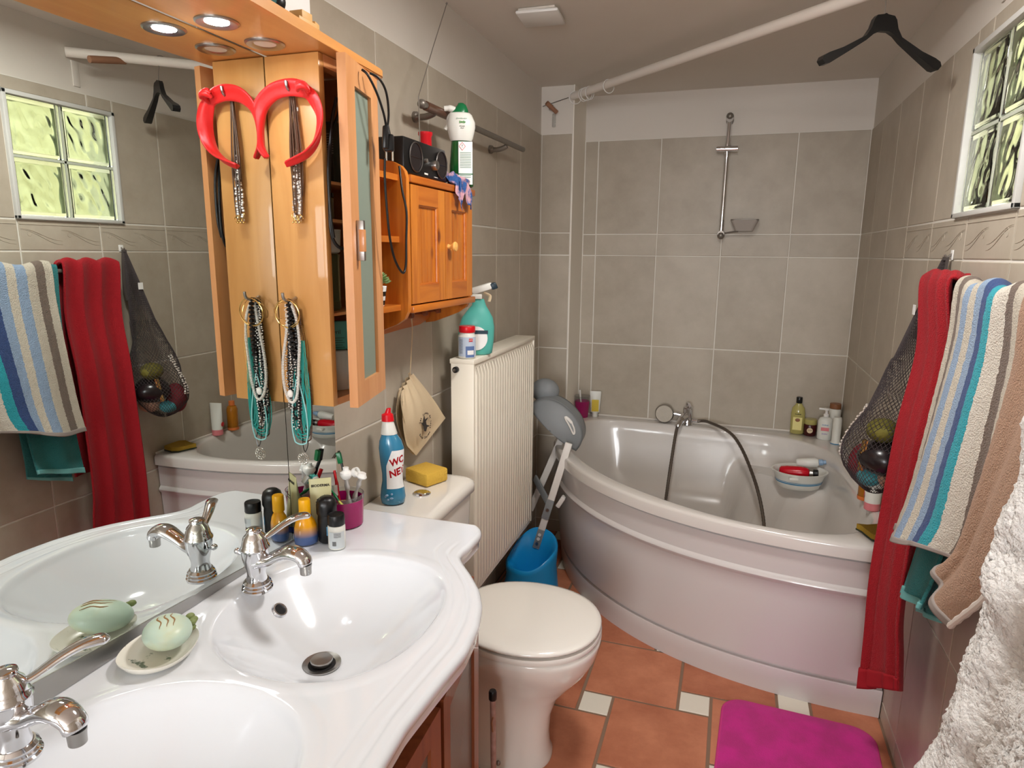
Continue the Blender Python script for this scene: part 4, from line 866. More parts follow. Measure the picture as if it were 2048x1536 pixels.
def on_bag(y, z):      # nearest front-surface x for a (y, z)
    best = None
    for i in range(0, 41):
        for j in range(0, 31):
            p = bagpt(i / 40, j / 30, 1); d = (p.y - y) ** 2 + (p.z - z) ** 2
            if best is None or d < best[0]: best = (d, p.x)
    return best[1]
XB = max(on_bag(1.742 + dy, .905 + dz) for dy, dz in ((0, 0), (.03, 0), (-.03, 0), (0, .03), (0, -.03))) + .0008
for s_, a0, a1, R0, up in (('Les Savons de Joya', 155, -30, .039, 1), ('Beau Charme', 215, 310, .044, 0)):
    for k, ch in enumerate(s_):
        if ch == ' ': continue
        a = radians(a0 + (a1 - a0) * k / (len(s_) - 1)); py, pz = 1.742 + R0 * cos(a), .905 + R0 * .9 * sin(a)
        # local: letter x -> +y of the wall, z up, depth toward +x
        rr = (a - pi / 2) if up else (a + pi / 2)
        mt = Matrix.Translation((XB, py, pz)) @ Matrix.Rotation(pi / 2, 4, 'Z') @ Matrix.Rotation(-rr, 4, 'Y')
        text(ch, .0105, 'ink', t, mt, depth=.0004)
bm = B(); prism(bm, [(-.030, .014), (-.010, .008), (-.012, .018), (-.006, .030), (-.002, .016), (.020, .018), (.004, .010), (.008, -.002), (.034, -.012), (.012, -.010), (.004, -.022), (-.008, -.018), (-.012, -.002)], XB - .0002, XB + .0006, lambda u, v, d: V(d, 1.742 + u, .905 + v)); link('bird_print', bm, 'ink', t, sm=0)

# ---------------------------------------------------------------- pine cabinet: things on top and on its side shelves
t = thing('portable_radio', 'black portable radio with two round speakers and raised aerial on the pine cabinet', 'radio', (.1, 1.60, 1.5985)); ya, yb = 1.478, 1.722
bm = B(); box(bm, .052, .132, ya, yb, 1.599, 1.683, .005); link('case', bm, 'black', t)
for y in (1.538, 1.690):
    mt = Matrix.Translation((.1325, y, 1.641)) @ Matrix.Rotation(radians(90), 4, 'Y'); bm = B(); lathe(bm, [(.0345, 0), (.036, .002), (.0345, .004), (.0335, .002)], 40, mtx=mt, cap=False); r = link('speaker_ring', bm, mat('ring_grey', srgb(92, 88, 84), .4, .6), t); bm = B(); lathe(bm, [(0, .001), (.0335, .001)], 32, mtx=mt, cap=False); tube(bm, [V(.134, y - .033, 1.641), V(.134, y + .033, 1.641)], .001, 6); link('speaker_grille', bm, 'darkjar', r)
bm = B(); lathe(bm, [(0, .014), (.011, .013), (.0125, .010), (.0125, 0)], 24, mtx=Matrix.Translation((.132, 1.640, 1.634)) @ Matrix.Rotation(radians(90), 4, 'Y'), cap=False); link('tuning_knob', bm, 'steel', t); bm = B(); lathe(bm, [(0, .008), (.005, .007), (.005, 0)], 16, mtx=Matrix.Translation((.132, 1.592, 1.640)) @ Matrix.Rotation(radians(90), 4, 'Y'), cap=False); link('small_knob', bm, 'gaskt', t)
bm = B(); box(bm, .1318, .1326, 1.588, 1.608, 1.606, 1.6105, .0003); box(bm, .1318, .1326, 1.645, 1.668, 1.605, 1.6065, .0002); link('printed_marks', bm, 'offwhite', t)
bm = B(); tube(bm, [(.08, 1.672, 1.684), (.080, 1.668, 1.812)], .0016, 8); tube(bm, [(.080, 1.668, 1.812), (.0805, 1.76, 1.955), (.0805, 1.855, 2.094)], .0012, 8); ball(bm, (.0805, 1.855, 2.095), .003); link('aerial', bm, 'gaskt', t)
t = bottle('glass_flask', 'clear glass flask with red stopper behind the radio', 'bottle', .050, 1.768, 1.5985, [(0, 0), (.038, 0), (.040, .004), (.040, .070), (.034, .082), (.018, .090), (.016, .094), (0, .094)], 'glass', sy=.5); lpart(t, 'stopper', [(.016, .0945), (.018, .100), (.017, .130), (.020, .135), (.020, .142), (0, .142)], 'red'); ldecal(t, 'label', 'orange', .034, .036, .050, r=None, y=-.0215); ldecal(t, 'label_inner', 'brown', .028, .028, .049, y=-.0220)
t = thing('green_spray_bottle', 'tall green and white spray bottle at the far end of the pine cabinet top', 'bottle', (.122, 1.855, 1.5985), facecam(.122, 1.855)); bm = B(); L = [[V(w * cos(a) + o, w * .6 * sin(a), z) for a in [2 * pi * i / 32 for i in range(32)]] for z, w, o in ((0, .030, 0), (.004, .035, 0), (.06, .034, 0), (.105, .030, 0), (.128, .028, 0))]; loft(bm, L, True, True); link('body', bm, 'greenlq', t, local=True, sm=60)
bm = B(); L = [[V(w * cos(a) + o, w * .62 * sin(a), z) for a in [2 * pi * i / 32 for i in range(32)]] for z, w, o in ((.1285, .030, .0), (.135, .0335, 0), (.165, .0405, 0), (.180, .040, 0), (.200, .033, -.002), (.205, .028, -.003))]; loft(bm, L, True, True); link('sleeve', bm, 'offwhite', t, local=True, sm=60)
bm = B(); L = [[V(w * cos(a) + o, w * .7 * sin(a), z) for a in [2 * pi * i / 24 for i in range(24)]] for z, w, o in ((.2055, .024, -.004), (.212, .022, -.001), (.226, .013, .002), (.232, .008, .0), (.233, .002, 0))]; loft(bm, L, True, True); link('cap', bm, 'green', t, local=True, sm=60)
bm = B(); tube(bm, spline([(-.012, 0, .210), (-.030, 0, .217), (-.048, 0, .216)], 6), [.009] * 8 + [.0075] * 5, 12); tube(bm, spline([(-.026, 0, .205), (-.036, 0, .192), (-.038, 0, .172), (-.046, 0, .160)], 5), .0055, 10, flat=(1.3, .7)); link('trigger', bm, 'offwhite', t, local=True)
ldecal(t, 'label', 'label', .040, .118, .066, y=-.0215, x=.012); ldecal(t, 'label_stripe', 'green', .040, .003, .036, y=-.0222, x=.012); ltext(t, '!', .012, 'ink', .003, .112, -.0224)
bm = B(); [tube(bm, [V(.003 + .009 * cos(a), -.0222, .112 + .011 * sin(a)), V(.003 + .009 * cos(a + pi / 2), -.0222, .112 + .011 * sin(a + pi / 2))], .0005, 5) for a in (0, pi / 2, pi, 3 * pi / 2)]; link('hazard_diamond', bm, 'red', t, local=True)
bm = B(); [grid(bm, 1, 1, lambda u, v, k=k: V(-.004 + u * .032, -.0223, .094 - k * .0045 + v * .0015)) for k in range(16) if not 9 < k < 13]; link('printed_lines', bm, mat('green_print', srgb(120, 156, 132), .6), t, local=True)
smudge(t, .002, .187, .030, .003, -.0246, mat('grey_green_print', srgb(150, 176, 160), .6)); smudge(t, .004, .177, .018, .0065, -.0262, mat('logo_green', srgb(70, 140, 60), .5)); smudge(t, .003, .166, .014, .002, -.0262, 'ink'); smudge(t, .003, .161, .010, .0015, -.0262, 'ink')
t = thing('cloth', 'crumpled pink and blue patterned cloth hanging over the pine cabinet edge', 'cloth', (.12, 1.77, 1.599)); bm = B()
def scr(u, v):
    x = .09 + .075 * v; y = 1.735 + .095 * u; z = 1.603 + .030 * (.5 + noise.noise(V(u * 4.2, v * 4.1, 3))) * (1.2 - v) + .012 * sin(u * 17 + v * 6)
    if v > .7: z = z - (v - .7) * .16 * (1 + .6 * sin(u * 9)); x = .09 + .075 * .7 + (v - .7) * .03 + .012
    return V(x + .008 * noise.noise(V(u * 8, v * 8, 9)), y + .012 * noise.noise(V(v * 7, u * 7, 5)), max(z, 1.6005) if x < .152 else z)
grid(bm, 36, 36, scr); o = link('cloth', bm, 'clothA', t, sm=25); sm_ = o.modifiers.new('s', 'SOLIDIFY'); sm_.thickness = .0015
t = bottle('pink_vial', 'small rose glass bottle with pearly stopper on the side shelf of the pine cabinet', 'bottle', .085, 1.395, 1.4500, [(0, 0), (.014, 0), (.016, .003), (.016, .042), (.012, .050), (.007, .053), (0, .053)], mat('rose_glass', srgb(226, 160, 140), .1, trans=.6)); lpart(t, 'stopper', [(.006, .053), (.009, .056), (.010, .062), (.006, .067), (0, .068)], 'crystal')
t = bottle('plant_pot', 'little succulent in a black and white patterned pot on the side shelf', 'plant', .100, 1.385, 1.2867, [(0, 0), (.017, 0), (.0185, .002), (.0245, .046), (.0235, .047), (.0, .040)], 'label', body='pot')
bm = B()
for k in range(9):
    for j in range(4):
        if (k + j) % 2: grid(bm, 3, 1, lambda u, v, k=k, j=j: V((.0188 + .0014 * j * 1.02 + .0014 * v + .0004) * sin(2 * pi * (k + u) / 9), -(.0188 + .0014 * j * 1.02 + .0014 * v + .0004) * cos(2 * pi * (k + u) / 9), .003 + j * .0105 + v * .0105))
link('zigzag_print', bm, 'bead_black', t, local=True, sm=0)
bm = B()
for k in range(60):
    a = k * 2.4; r = .022 * sqrt(k / 60); h = .052 + .020 * (1 - (k / 60)) ; d = V(cos(a), sin(a), .9 - .6 * k / 60).normalized(); p = V(r * cos(a), r * sin(a), h); tube(bm, [p, p + d * .009, p + d * .015], [.0025, .003, .0006], 6)
link('foliage', bm, 'leaf', t, local=True, sm=60)
# towel rail above the cabinet, on the left wall
t = thing('wall_rail', 'grey metal rail with brown wooden section on the left wall above the cabinet', 'rail', (.03, 2.2, 1.80)); bm = B(); tube(bm, [(.068, 1.715, 1.803), (.068, 2.62, 1.815)], .0095, 16); ball(bm, (.068, 1.712, 1.803), .0125); link('rail_bar', bm, 'gaskt', t)
bm = B(); tube(bm, [(.068, 1.735, 1.803), (.068, 2.0, 1.807)], .0125, 16); link('wood_sleeve', bm, 'brownwood', t, label='brown wooden sleeve')
for y in (1.80, 2.42): bm = B(); tube(bm, spline([(.0, y, 1.79), (.03, y, 1.788), (.055, y, 1.793), (.068, y, 1.800)], 5), [.015] * 3 + [.009] * 13, 12); link('bracket', bm, 'gaskt', t)

# ---------------------------------------------------------------- curtain pole, rings, hanger, vent
t = thing('shower_curtain_pole', 'white shower curtain pole running across the ceiling corner', 'pole', (.8, 2.5, 2.09)); A_, B_ = V(1.421, 1.845, 2.080), V(.150, 3.105, 2.112)
bm = B(); tube(bm, [A_, B_], .0165, 24); link('pole', bm, 'pole', t)
bm = B(); tube(bm, [V(.125, 3.118, 2.110), V(.004, 3.116, 2.078)], .0012, 6); link('hanging_thread', bm, 'dark', t)
bm = B(); tube(bm, [V(.034, 3.075, 2.084), V(.052, 3.095, 2.066)], .0105, 16); tube(bm, [V(.052, 3.095, 2.066), V(.072, 3.114, 2.048)], .0095, 16); link('cork_toggle', bm, 'pole_tip', t); bm = B(); tube(bm, [(.050, 3.094, 2.078), (.051, 3.092, 2.054)], .0118, 12, flat=(.2, 1)); box(bm, .050, .066, 3.1175, 3.1225, 1.985, 2.045, .003); link('pole_tag', bm, 'clearpl', t)
bm = B(); tube(bm, [V(1.322, 1.85, 2.050), V(1.300, 1.975, 2.075)], .0120, 16); link('cork_toggle', bm, 'pole_tip', t); bm = B(); box(bm, 1.4235, 1.4275, 1.865, 1.892, 1.975, 2.06, .0015); link('pole_tag', bm, 'plaster', t)
u_ = (B_ - A_).normalized(); proto = None
for k, s in enumerate((.845, .925, .940, .953, .990)):
    p = A_.lerp(B_, s)
    if proto is None:
        proto = thing('curtain_ring', '', 'ring', p, 0, 'curtain rings at the far end of the pole'); bm = B(); x_ = u_.cross(V(0, 0, 1)).normalized(); tube(bm, [p + V(0, 0, -.010) + (x_ * cos(a) + V(0, 0, 1) * sin(a)) * .027 for a in [2 * pi * i / 28 for i in range(28)]], .0018, 8, closed=True); link('ring', bm, 'white', proto); o = proto
    else: o = copy_tree(proto); o.location = p + V(0, 0, 0)
    o.rotation_euler = (0, 0, radians((0, 14, -10, 8, -16)[k]))
    o['label'] = 'white plastic curtain ring hanging alone on the pole' if k == 0 else 'white plastic curtain ring bunched at the far end of the pole'
t = thing('coat_hanger', 'black plastic coat hanger dangling from the curtain pole', 'hanger', (1.213, 2.035, 2.07)); ang = .475; hd = V(cos(ang), sin(ang), 0); hn = V(-sin(ang), cos(ang), 0); hc = V(1.213, 2.030, 2.014)
bm = B(); ol = [(-.006, .0), (.0, .003), (.006, 0), (.024, -.003), (.031, -.012), (.037, -.032), (.050, -.052), (.11, -.083), (.150, -.098), (.164, -.106), (.168, -.116), (.160, -.126), (.148, -.124), (.10, -.095), (.05, -.064), (.030, -.048), (.012, -.040), (-.012, -.040), (-.030, -.048), (-.05, -.064), (-.10, -.095), (-.148, -.124), (-.160, -.126), (-.168, -.116), (-.164, -.106), (-.150, -.098), (-.11, -.083), (-.050, -.052), (-.037, -.032), (-.031, -.012), (-.024, -.003)]
prism(bm, ol, -.006, .006, lambda a, b_, d: hc + hd * a + V(0, 0, b_) + hn * (d * (1 + abs(a) * 7))); link('arms', bm, 'black', t, sm=30)
bm = B(); tube(bm, [hc + V(0, 0, -.004), hc + V(0, .004, .022), hc + V(0, .006, .034)] + [V(1.213, 2.051, 2.0855) + hn * (.0195 * cos(a)) + V(0, 0, .0195 * sin(a)) for a in [-2.0 + i * -.25 for i in range(15)]][::1], .0014, 8); link('hook', bm, 'steel', t)
t = thing('ceiling_vent', 'white square ventilation cover on the ceiling', 'vent', (.25, 2.2, 2.165)); bm = B(); box(bm, .195, .315, 2.145, 2.265, 2.156, 2.1645, .003); link('base', bm, 'ceilpaint', t); bm = B(); q = Matrix.Rotation(.06, 3, 'Z'); obox(bm, (.254, 2.205, 2.150), q @ V(1, 0, 0), q @ V(0, 1, 0), (0, 0, 1), .135, .135, .010, .004); link('cover', bm, 'white', t)

# ---------------------------------------------------------------- shower rail, mixer, hose
t = thing('shower_rail', 'chrome vertical shower rail with slider on the back wall', 'rail', (.825, D, 1.75)); yv = D - .045
bm = B(); tube(bm, [(.828, yv, 2.02), (.824, yv, 1.515)], .0098, 20); link('rail_tube', bm, 'chrome', t)
for z, x in ((2.018, .829), (1.510, .824)): bm = B(); tube(bm, [(x, D, z), (x, yv - .012, z)], [.017, .015], 20); ball(bm, (x, yv - .004, z + (.012 if z > 1.8 else -.008)), .0165); link('end_bracket', bm, 'gaskt', t, sm=60)
bm = B(); tube(bm, [(.780, yv - .006, 1.889), (.872, yv - .006, 1.888)], .0145, 20); tube(bm, [(.826, yv, 1.865), (.826, yv, 1.912)], .014, 18); link('slider', bm, 'chrome', t, sm=60)
t = thing('soap_holder', 'clear plastic soap holder beside the foot of the shower rail', 'soap holder', (.92, D, 1.55)); bm = B()
def rrect(cx, cy, w, h, r, z, n=5): return [V(cx + sx2 * (w / 2 - r) + r * cos(a0 + pi / 2 * k / n), cy + sy2 * (h / 2 - r) + r * sin(a0 + pi / 2 * k / n), z) for sx2, sy2, a0 in ((1, 1, 0), (-1, 1, pi / 2), (-1, -1, pi), (1, -1, 3 * pi / 2)) for k in range(n + 1)]
loft(bm, [rrect(.925, yv - .01, .075, .062, .012, 1.522), rrect(.925, yv - .01, .122, .078, .016, 1.570), rrect(.925, yv - .01, .118, .074, .015, 1.570), rrect(.925, yv - .01, .071, .058, .011, 1.525)], False, True); link('tray', bm, mat('hazy_plastic', srgb(206, 198, 190), .25, trans=.5, ior=1.2), t)
bm = B(); tube(bm, [p for p in rrect(.925, yv - .01, .120, .076, .016, 1.572)], .0022, 8, closed=True); tube(bm, [(.84, yv, 1.512), (.875, yv - .01, 1.518), (.90, yv - .01, 1.521)], .004, 8); link('wire_frame', bm, 'gaskt', t)
t = thing('bath_mixer', 'chrome bath mixer tap standing on the tub rim at the back wall', 'tap', (.726, 3.318, .578)); bm = B(); lathe(bm, [(.027, .578), (.0275, .583), (.0245, .588), (.0235, .62), (.0245, .655), (.0235, .668), (.012, .676), (0, .678)], 32, (.726, 3.318, 0)); link('body', bm, 'chrome', t)
bm = B(); tube(bm, spline([(.715, 3.30, .625), (.700, 3.265, .618), (.690, 3.235, .600), (.686, 3.225, .585)], 6), [.018] * 8 + [.015] * 11, 16); link('spout', bm, 'chrome', t, sm=60); bm = B(); tube(bm, spline([(.726, 3.315, .672), (.730, 3.29, .690), (.735, 3.25, .694)], 6), [.013] * 6 + [.008] * 7, 14, flat=(1.3, .7)); link('lever', bm, 'chrome', t, sm=60)
bm = B(); tube(bm, [(.745, 3.315, .605), (.775, 3.31, .603)], .009, 14); link('hose_outlet', bm, 'chrome', t)
t = thing('hand_shower', 'round white hand shower resting on the rim left of the mixer tap', 'shower head', (.615, 3.318, .63)); mt = Matrix.Translation((.612, 3.312, .628)) @ Matrix.Rotation(radians(84), 4, 'X'); bm = B(); lathe(bm, [(0, .014), (.042, .013), (.046, .008), (.047, 0), (.040, -.012), (.020, -.020), (0, -.021)], 40, mtx=mt); link('head', bm, 'steel', t, sm=50)
bm = B(); lathe(bm, [(0, .0165), (.041, .0155), (.042, .013)], 40, mtx=mt, cap=False); link('spray_face', bm, mat('nozzle_face', srgb(196, 188, 174), .6, bump=(260, .8)), t); bm = B(); tube(bm, [(.652, 3.318, .630), (.668, 3.320, .628), (.700, 3.322, .622)], [.008, .010, .012], 14); link('handle', bm, 'chrome', t)
t = thing('shower_hose', 'coiled metal shower hose trailing from the mixer into the tub', 'hose', (.775, 3.31, .603)); bm = B(); P_ = spline([(.775, 3.308, .603), (.83, 3.27, .612), (.95, 3.13, .585), (1.04, 2.93, .46), (1.085, 2.76, .32), (1.07, 2.63, .235), (1.0, 2.52, .195), (.86, 2.50, .1895), (.72, 2.62, .1895), (.668, 2.80, .21), (.668, 2.98, .30), (.672, 3.10, .42), (.680, 3.22, .56), (.694, 3.27, .62), (.700, 3.30, .625)], 26)
tube(bm, P_, [.0068 + .0012 * (i % 2) for i in range(len(P_))], 10); link('hose', bm, 'hose', t, sm=60)

# ---------------------------------------------------------------- things on the tub rim and in the tub
RZ = .5785
t = bottle('pink_beaker', 'magenta beaker with toothbrush in the back left tub corner', 'beaker', .192, 3.300, RZ, [(0, 0), (.032, 0), (.038, .085), (.036, .085), (.030, .005), (0, .005)], 'magcup'); lpart(t, 'clear_rim', [(.0382, .0855), (.040, .112), (.0385, .112), (.0365, .0855)], 'clearpl', cap=False)
bm = B(); tube(bm, [(.005, 0, .01), (-.010, .008, .10), (-.014, .01, .140)], [.004, .004, .006], 10); link('brush_handle', bm, 'white', t, local=True)
t = thing('cream_tube', 'white and yellow cream tube standing beside the magenta beaker at the tub corner', 'tube', (.256, 3.325, RZ), facecam(.256, 3.325)); bm = B(); L = [[V(w * cos(a), d * sin(a), z) for a in [2 * pi * i / 24 for i in range(24)]] for z, w, d in ((0, .014, .014), (.024, .015, .015), (.025, .023, .017), (.07, .026, .011), (.125, .029, .003), (.135, .029, .0015))]; loft(bm, L, True, True); link('body', bm, 'offwhite', t, local=True, sm=50); ldecal(t, 'yellow_panel', mat('mustard_panel', srgb(214, 186, 60), .5), .036, .062, .062, y=-.0178)
t = bottle('oil_bottle', 'clear bottle of pale yellow oil with black cap on the back rim', 'bottle', 1.232, 3.335, RZ, [(0, 0), (.026, 0), (.030, .003), (.031, .10), (.027, .125), (.014, .142), (.011, .148), (0, .148)], 'oil', sy=.7); lpart(t, 'cap', [(.012, .1485), (.0135, .150), (.0135, .175), (.012, .177), (0, .177)], 'black'); ldecal(t, 'label', mat('cream_label', srgb(226, 214, 140), .5), .040, .062, .052, y=-.0232); smudge(t, 0, .098, .026, .005, -.0232, 'ink'); bm = B(); ball(bm, (0, -.0236, .070), .011, .001, .009, 12); link('fruit_print', bm, 'brown', t, local=True)
t = bottle('dark_jar', 'small dark brown jar with pale lid and round badge on the back rim', 'jar', 1.288, 3.322, RZ, [(0, 0), (.026, 0), (.029, .003), (.029, .050), (.027, .054), (0, .054)], mat('maroon_jar', srgb(66, 22, 22), .25)); lpart(t, 'lid', [(.0275, .0545), (.0285, .056), (.028, .078), (0, .079)], 'oil'); bm = B(); ball(bm, (.0, -.0295, .028), .013, .0012, .013, 16); link('badge', bm, 'cotton', t, local=True); smudge(t, 0, .030, .016, .003, -.0312, 'ink')
t = bottle('lotion_pump_bottle', 'white lotion bottle with pump and pink printing near the back corner', 'bottle', 1.345, 3.268, RZ, [(0, 0), (.028, 0), (.032, .004), (.032, .085), (.026, .100), (.012, .106), (0, .106)], 'offwhite', sy=.75); lpart(t, 'pump', [(.011, .1065), (.012, .118), (.007, .122), (.006, .136), (.012, .138), (.012, .146), (0, .147)], 'white'); bm = B(); tube(bm, [(0, 0, .142), (-.032, 0, .141)], .005, 8); link('pump_spout', bm, 'white', t, local=True); ldecal(t, 'pink_band', 'pink', .034, .016, .052, y=-.0246); smudge(t, 0, .072, .026, .006, -.0250, 'paleblue'); smudge(t, 0, .030, .024, .008, -.0250, mat('lilac_print', srgb(186, 176, 200), .5))
t = bottle('hair_mask_bottle', 'white bottle with brown cap in the back right corner of the tub', 'bottle', 1.388, 3.325, RZ, [(0, 0), (.024, 0), (.026, .003), (.026, .13), (.022, .136), (0, .136)], 'offwhite'); lpart(t, 'cap', [(.0235, .1365), (.025, .138), (.024, .160), (0, .161)], 'brown')
t = bottle('slim_lotion_bottle', 'slim white bottle with blue foot in front of the pump bottle', 'bottle', 1.385, 3.205, RZ, [(0, 0), (.0215, 0), (.022, .004), (.018, .012), (.019, .11), (.016, .122), (0, .124)], 'offwhite'); lpart(t, 'foot', [(.0222, .0), (.0226, .0032), (.0222, .0036)], 'bluetrim', cap=False)
t = bottle('shampoo_bottle', 'pink and white shampoo bottle standing on its cap on the right rim', 'bottle', 1.388, 2.370, RZ, [(0, 0), (.021, 0), (.024, .002), (.0245, .026), (0, .0262)], 'pink', body='cap'); bm = B(); L = [[V(w * cos(a), d * sin(a), z) for a in [2 * pi * i / 24 for i in range(24)]] for z, w, d in ((.0263, .024, .022), (.06, .026, .018), (.12, .028, .009), (.150, .029, .002))]; loft(bm, L, True, True); link('body', bm, 'offwhite', t, local=True, sm=50)
bm = B(); [box(bm, -.0135 + .0006 * k, -.0125 + .0006 * k, -.008, .008, .085 + .009 * k, .091 + .009 * k) for k in range(4)]; link('vertical_print', bm, mat('mauve_print', srgb(150, 96, 110), .5), t, local=True)
bm = B(); ball(bm, (-.0262, .002, .050), .0012, .013, .011, 14); link('round_badge', bm, 'red', t, local=True)
t = bottle('amber_bottle', 'squat amber bottle with orange base beside the pink shampoo', 'bottle', 1.385, 2.468, RZ, [(0, 0), (.022, 0), (.025, .003), (.025, .10), (.02, .115), (.012, .118), (0, .118)], 'amber'); lpart(t, 'base_ring', [(.0252, .001), (.0262, .003), (.0258, .014)], 'orange', cap=False); lpart(t, 'cap', [(.012, .1185), (.014, .12), (.013, .14), (0, .141)], 'orange')
t = thing('scouring_sponge', 'flat ochre sponge with dark scourer on the front right of the tub rim', 'sponge', (1.345, 2.115, RZ)); bm = B(); ol = [(-.05, .028), (-.036, .020), (-.028, .002), (-.018, -.020), (.0, -.034), (.030, -.036), (.045, -.030), (.048, .03), (.02, .036), (-.02, .034)]; pr_ = lambda u, v, d: V(1.357 + u, 2.118 + v * 1.4, d + .004 * sin(u * 60)); prism(bm, ol, RZ + .0045, RZ + .010, pr_); sc = link('scourer_layer', bm, 'scour', t, label='dark green scourer layer'); bm = B(); prism(bm, [(a * .97, b_ * .97) for a, b_ in ol], RZ + .0102, RZ + .026, pr_); link('foam', bm, 'spongedk', t)
# potty seat bowl standing on the seat of the tub
SZ = .431
t = thing('plastic_basin', 'white oval plastic bowl with blue stripe on the tub seat', 'bowl', (1.222, 2.975, SZ + .002), .18); bm = B(); L = []
for z, a, b_ in ((0, .078, .061), (.003, .084, .066), (.028, .094, .075), (.060, .104, .084), (.068, .112, .091), (.075, .115, .094), (.075, .107, .087), (.063, .101, .081), (.023, .086, .068), (.006, .075, .058)): L.append([V(a * cos(q), b_ * sin(q), z) for q in [2 * pi * i / 56 for i in range(56)]])
loft(bm, L, True, True); link('bowl', bm, 'offwhite', t, local=True, sm=50)
for z0, z1, s in ((.026, .032, .0008), (.0345, .037, .0008)):
    f = lambda z: (.094 + (z - .028) / .032 * .010, .075 + (z - .028) / .032 * .009); bm = B(); grid(bm, 56, 1, lambda u, v: V((f(z0 + v * (z1 - z0))[0] + s) * cos(2 * pi * u), (f(z0 + v * (z1 - z0))[1] + s) * sin(2 * pi * u), z0 + v * (z1 - z0))); link('blue_stripe', bm, 'bluetrim', t, local=True)
bm = B(); box(bm, -.065, -.028, -.096, -.080, .056, .066, .002); link('handle_lug', bm, 'offwhite', t, local=True)
t = thing('red_bottle', 'red bottle with black cap lying in the white plastic bowl', 'bottle', (1.215, 2.975, SZ + .05)); ax_ = V(.96, -.18, .10).normalized(); mt = Matrix.Translation((1.145, 2.990, SZ + .056)) @ ax_.to_track_quat('Z', 'Y').to_matrix().to_4x4(); bm = B(); lathe(bm, [(0, 0), (.018, 0), (.024, .006), (.027, .03), (.027, .085), (.022, .110), (.016, .118), (0, .119)], 28, sx=1.0, mtx=mt); link('body', bm, mat('red_bottle_plastic', srgb(196, 10, 34), .25), t, sm=50); bm = B(); lathe(bm, [(.015, .1195), (.0165, .121), (.0165, .134)], 24, mtx=mt); link('collar', bm, 'steel', t); bm = B(); lathe(bm, [(.0165, .1345), (.017, .136), (.0165, .152), (.014, .154), (0, .154)], 24, mtx=mt); link('cap', bm, 'black', t)
t = thing('pale_bottle', 'white and pale blue bottle lying across the back of the plastic bowl', 'bottle', (1.29, 3.04, SZ + .07)); ax_ = V(.9, -.1, .16).normalized(); mt = Matrix.Translation((1.215, 3.040, SZ + .086)) @ ax_.to_track_quat('Z', 'Y').to_matrix().to_4x4(); bm = B(); lathe(bm, [(0, 0), (.016, 0), (.020, .005), (.021, .075), (.014, .088), (0, .089)], 24, mtx=mt); link('body', bm, 'offwhite', t, sm=50); bm = B(); lathe(bm, [(.013, .0895), (.014, .091), (.013, .105), (.009, .107), (.009, .118), (0, .118)], 20, mtx=mt); link('cap', bm, 'paleblue', t)

# ---------------------------------------------------------------- child's step seat, potty, brush, mat
t = thing('toddler_toilet_seat', 'grey toddler toilet seat with white ladder legs propped between radiator and tub', 'child seat', (.20, 2.66, .0))
dA, dB = V(.085, 2.700, .752), V(.300, 2.690, .578); ud = (dB - dA).normalized(); nd = V(0, -1, 0); vd = ud.cross(nd).normalized(); vd = vd if vd.z > 0 else -vd; Ld = (dB - dA).length
bm = B()
def shellpt(u, v):
    a = pi * u; r = v; x = Ld / 2 - Ld / 2 * cos(a) * r; y = .115 * sin(a) ** .8 * r; bul = .045 * (1 - r ** 2.5) + .0; return dA + ud * x + vd * y + nd * bul
grid(bm, 36, 14, shellpt)
grid(bm, 36, 5, lambda u, v: shellpt(u, 1) + V(0, .07, .01) * v)
o = link('seat_shell', bm, 'greyp', t, sm=60); s_ = o.modifiers.new('s', 'SOLIDIFY'); s_.thickness = .003
bm = B(); tube(bm, [shellpt(.66 + .13 * sin(a), .76 + .05 * cos(a)) + nd * .003 for a in [2 * pi * i / 24 for i in range(24)]], .007, 8, closed=True, flat=(1, .5)); link('handle_slot', bm, 'legw', t, label='white hand slot'); 
bm = B(); ball(bm, (.135, 2.775, .815), .065, .045, .055, 20); link('splash_guard', bm, 'greyp', t, sm=80)
def leg(a, b_, w, nm='leg', m='legw'):
    a, b_ = Vector(a), Vector(b_); u = (b_ - a).normalized(); s = V(1, .1, 0); s = (s - u * s.dot(u)).normalized(); bm = B(); obox(bm, (a + b_) / 2, u, s, u.cross(s), (b_ - a).length, w, .014, .003); return link(nm, bm, m, t)
l1 = leg((.293, 2.588, .640), (.166, 2.560, .165), .030); leg((.215, 2.76, .600), (.085, 2.74, .26), .030)
for f, w, l in ((.62, .040, .090), (.90, .036, .085)):
    p = V(.293, 2.588, .640).lerp(V(.166, 2.560, .165), f); u = (V(.166, 2.560, .165) - V(.293, 2.588, .640)).normalized(); s = V(1, .1, 0); s = (s - u * s.dot(u)).normalized(); bm = B(); obox(bm, p + V(0, -.008, 0), u, s, u.cross(s), l, w * .82, .006, .002); g_ = link('joint_plate', bm, 'greyp', l1)
    for k in ((0,) if f < .7 else (-.02, .0, .022)): bm = B(); c = p + V(0, -.012, 0) + u * k; tube(bm, [c, c + V(0, -.003, 0)], .007, 16); link('screw', bm, 'legw' if k < .02 and f > .7 else 'steel', g_)
bm = B(); obox(bm, (.160, 2.665, .385), V(.55, -.75, -.30).normalized(), V(.3, .2, .9).normalized(), V(.55, -.75, -.30).normalized().cross(V(.3, .2, .9).normalized()), .20, .030, .012, .003); link('step_bar', bm, 'greyp', t); bm = B(); obox(bm, (.262, 2.60, .375), V(.35, 0, .6).normalized(), (0, 1, 0), V(.6, 0, -.35).normalized(), .055, .03, .02, .004); link('bracket', bm, 'legw', t)
t = thing('blue_potty', 'blue plastic potty on the floor between the radiator and the tub', 'potty', (.175, 2.46, 0)); bm = B(); cp = V(.172, 2.475, 0)
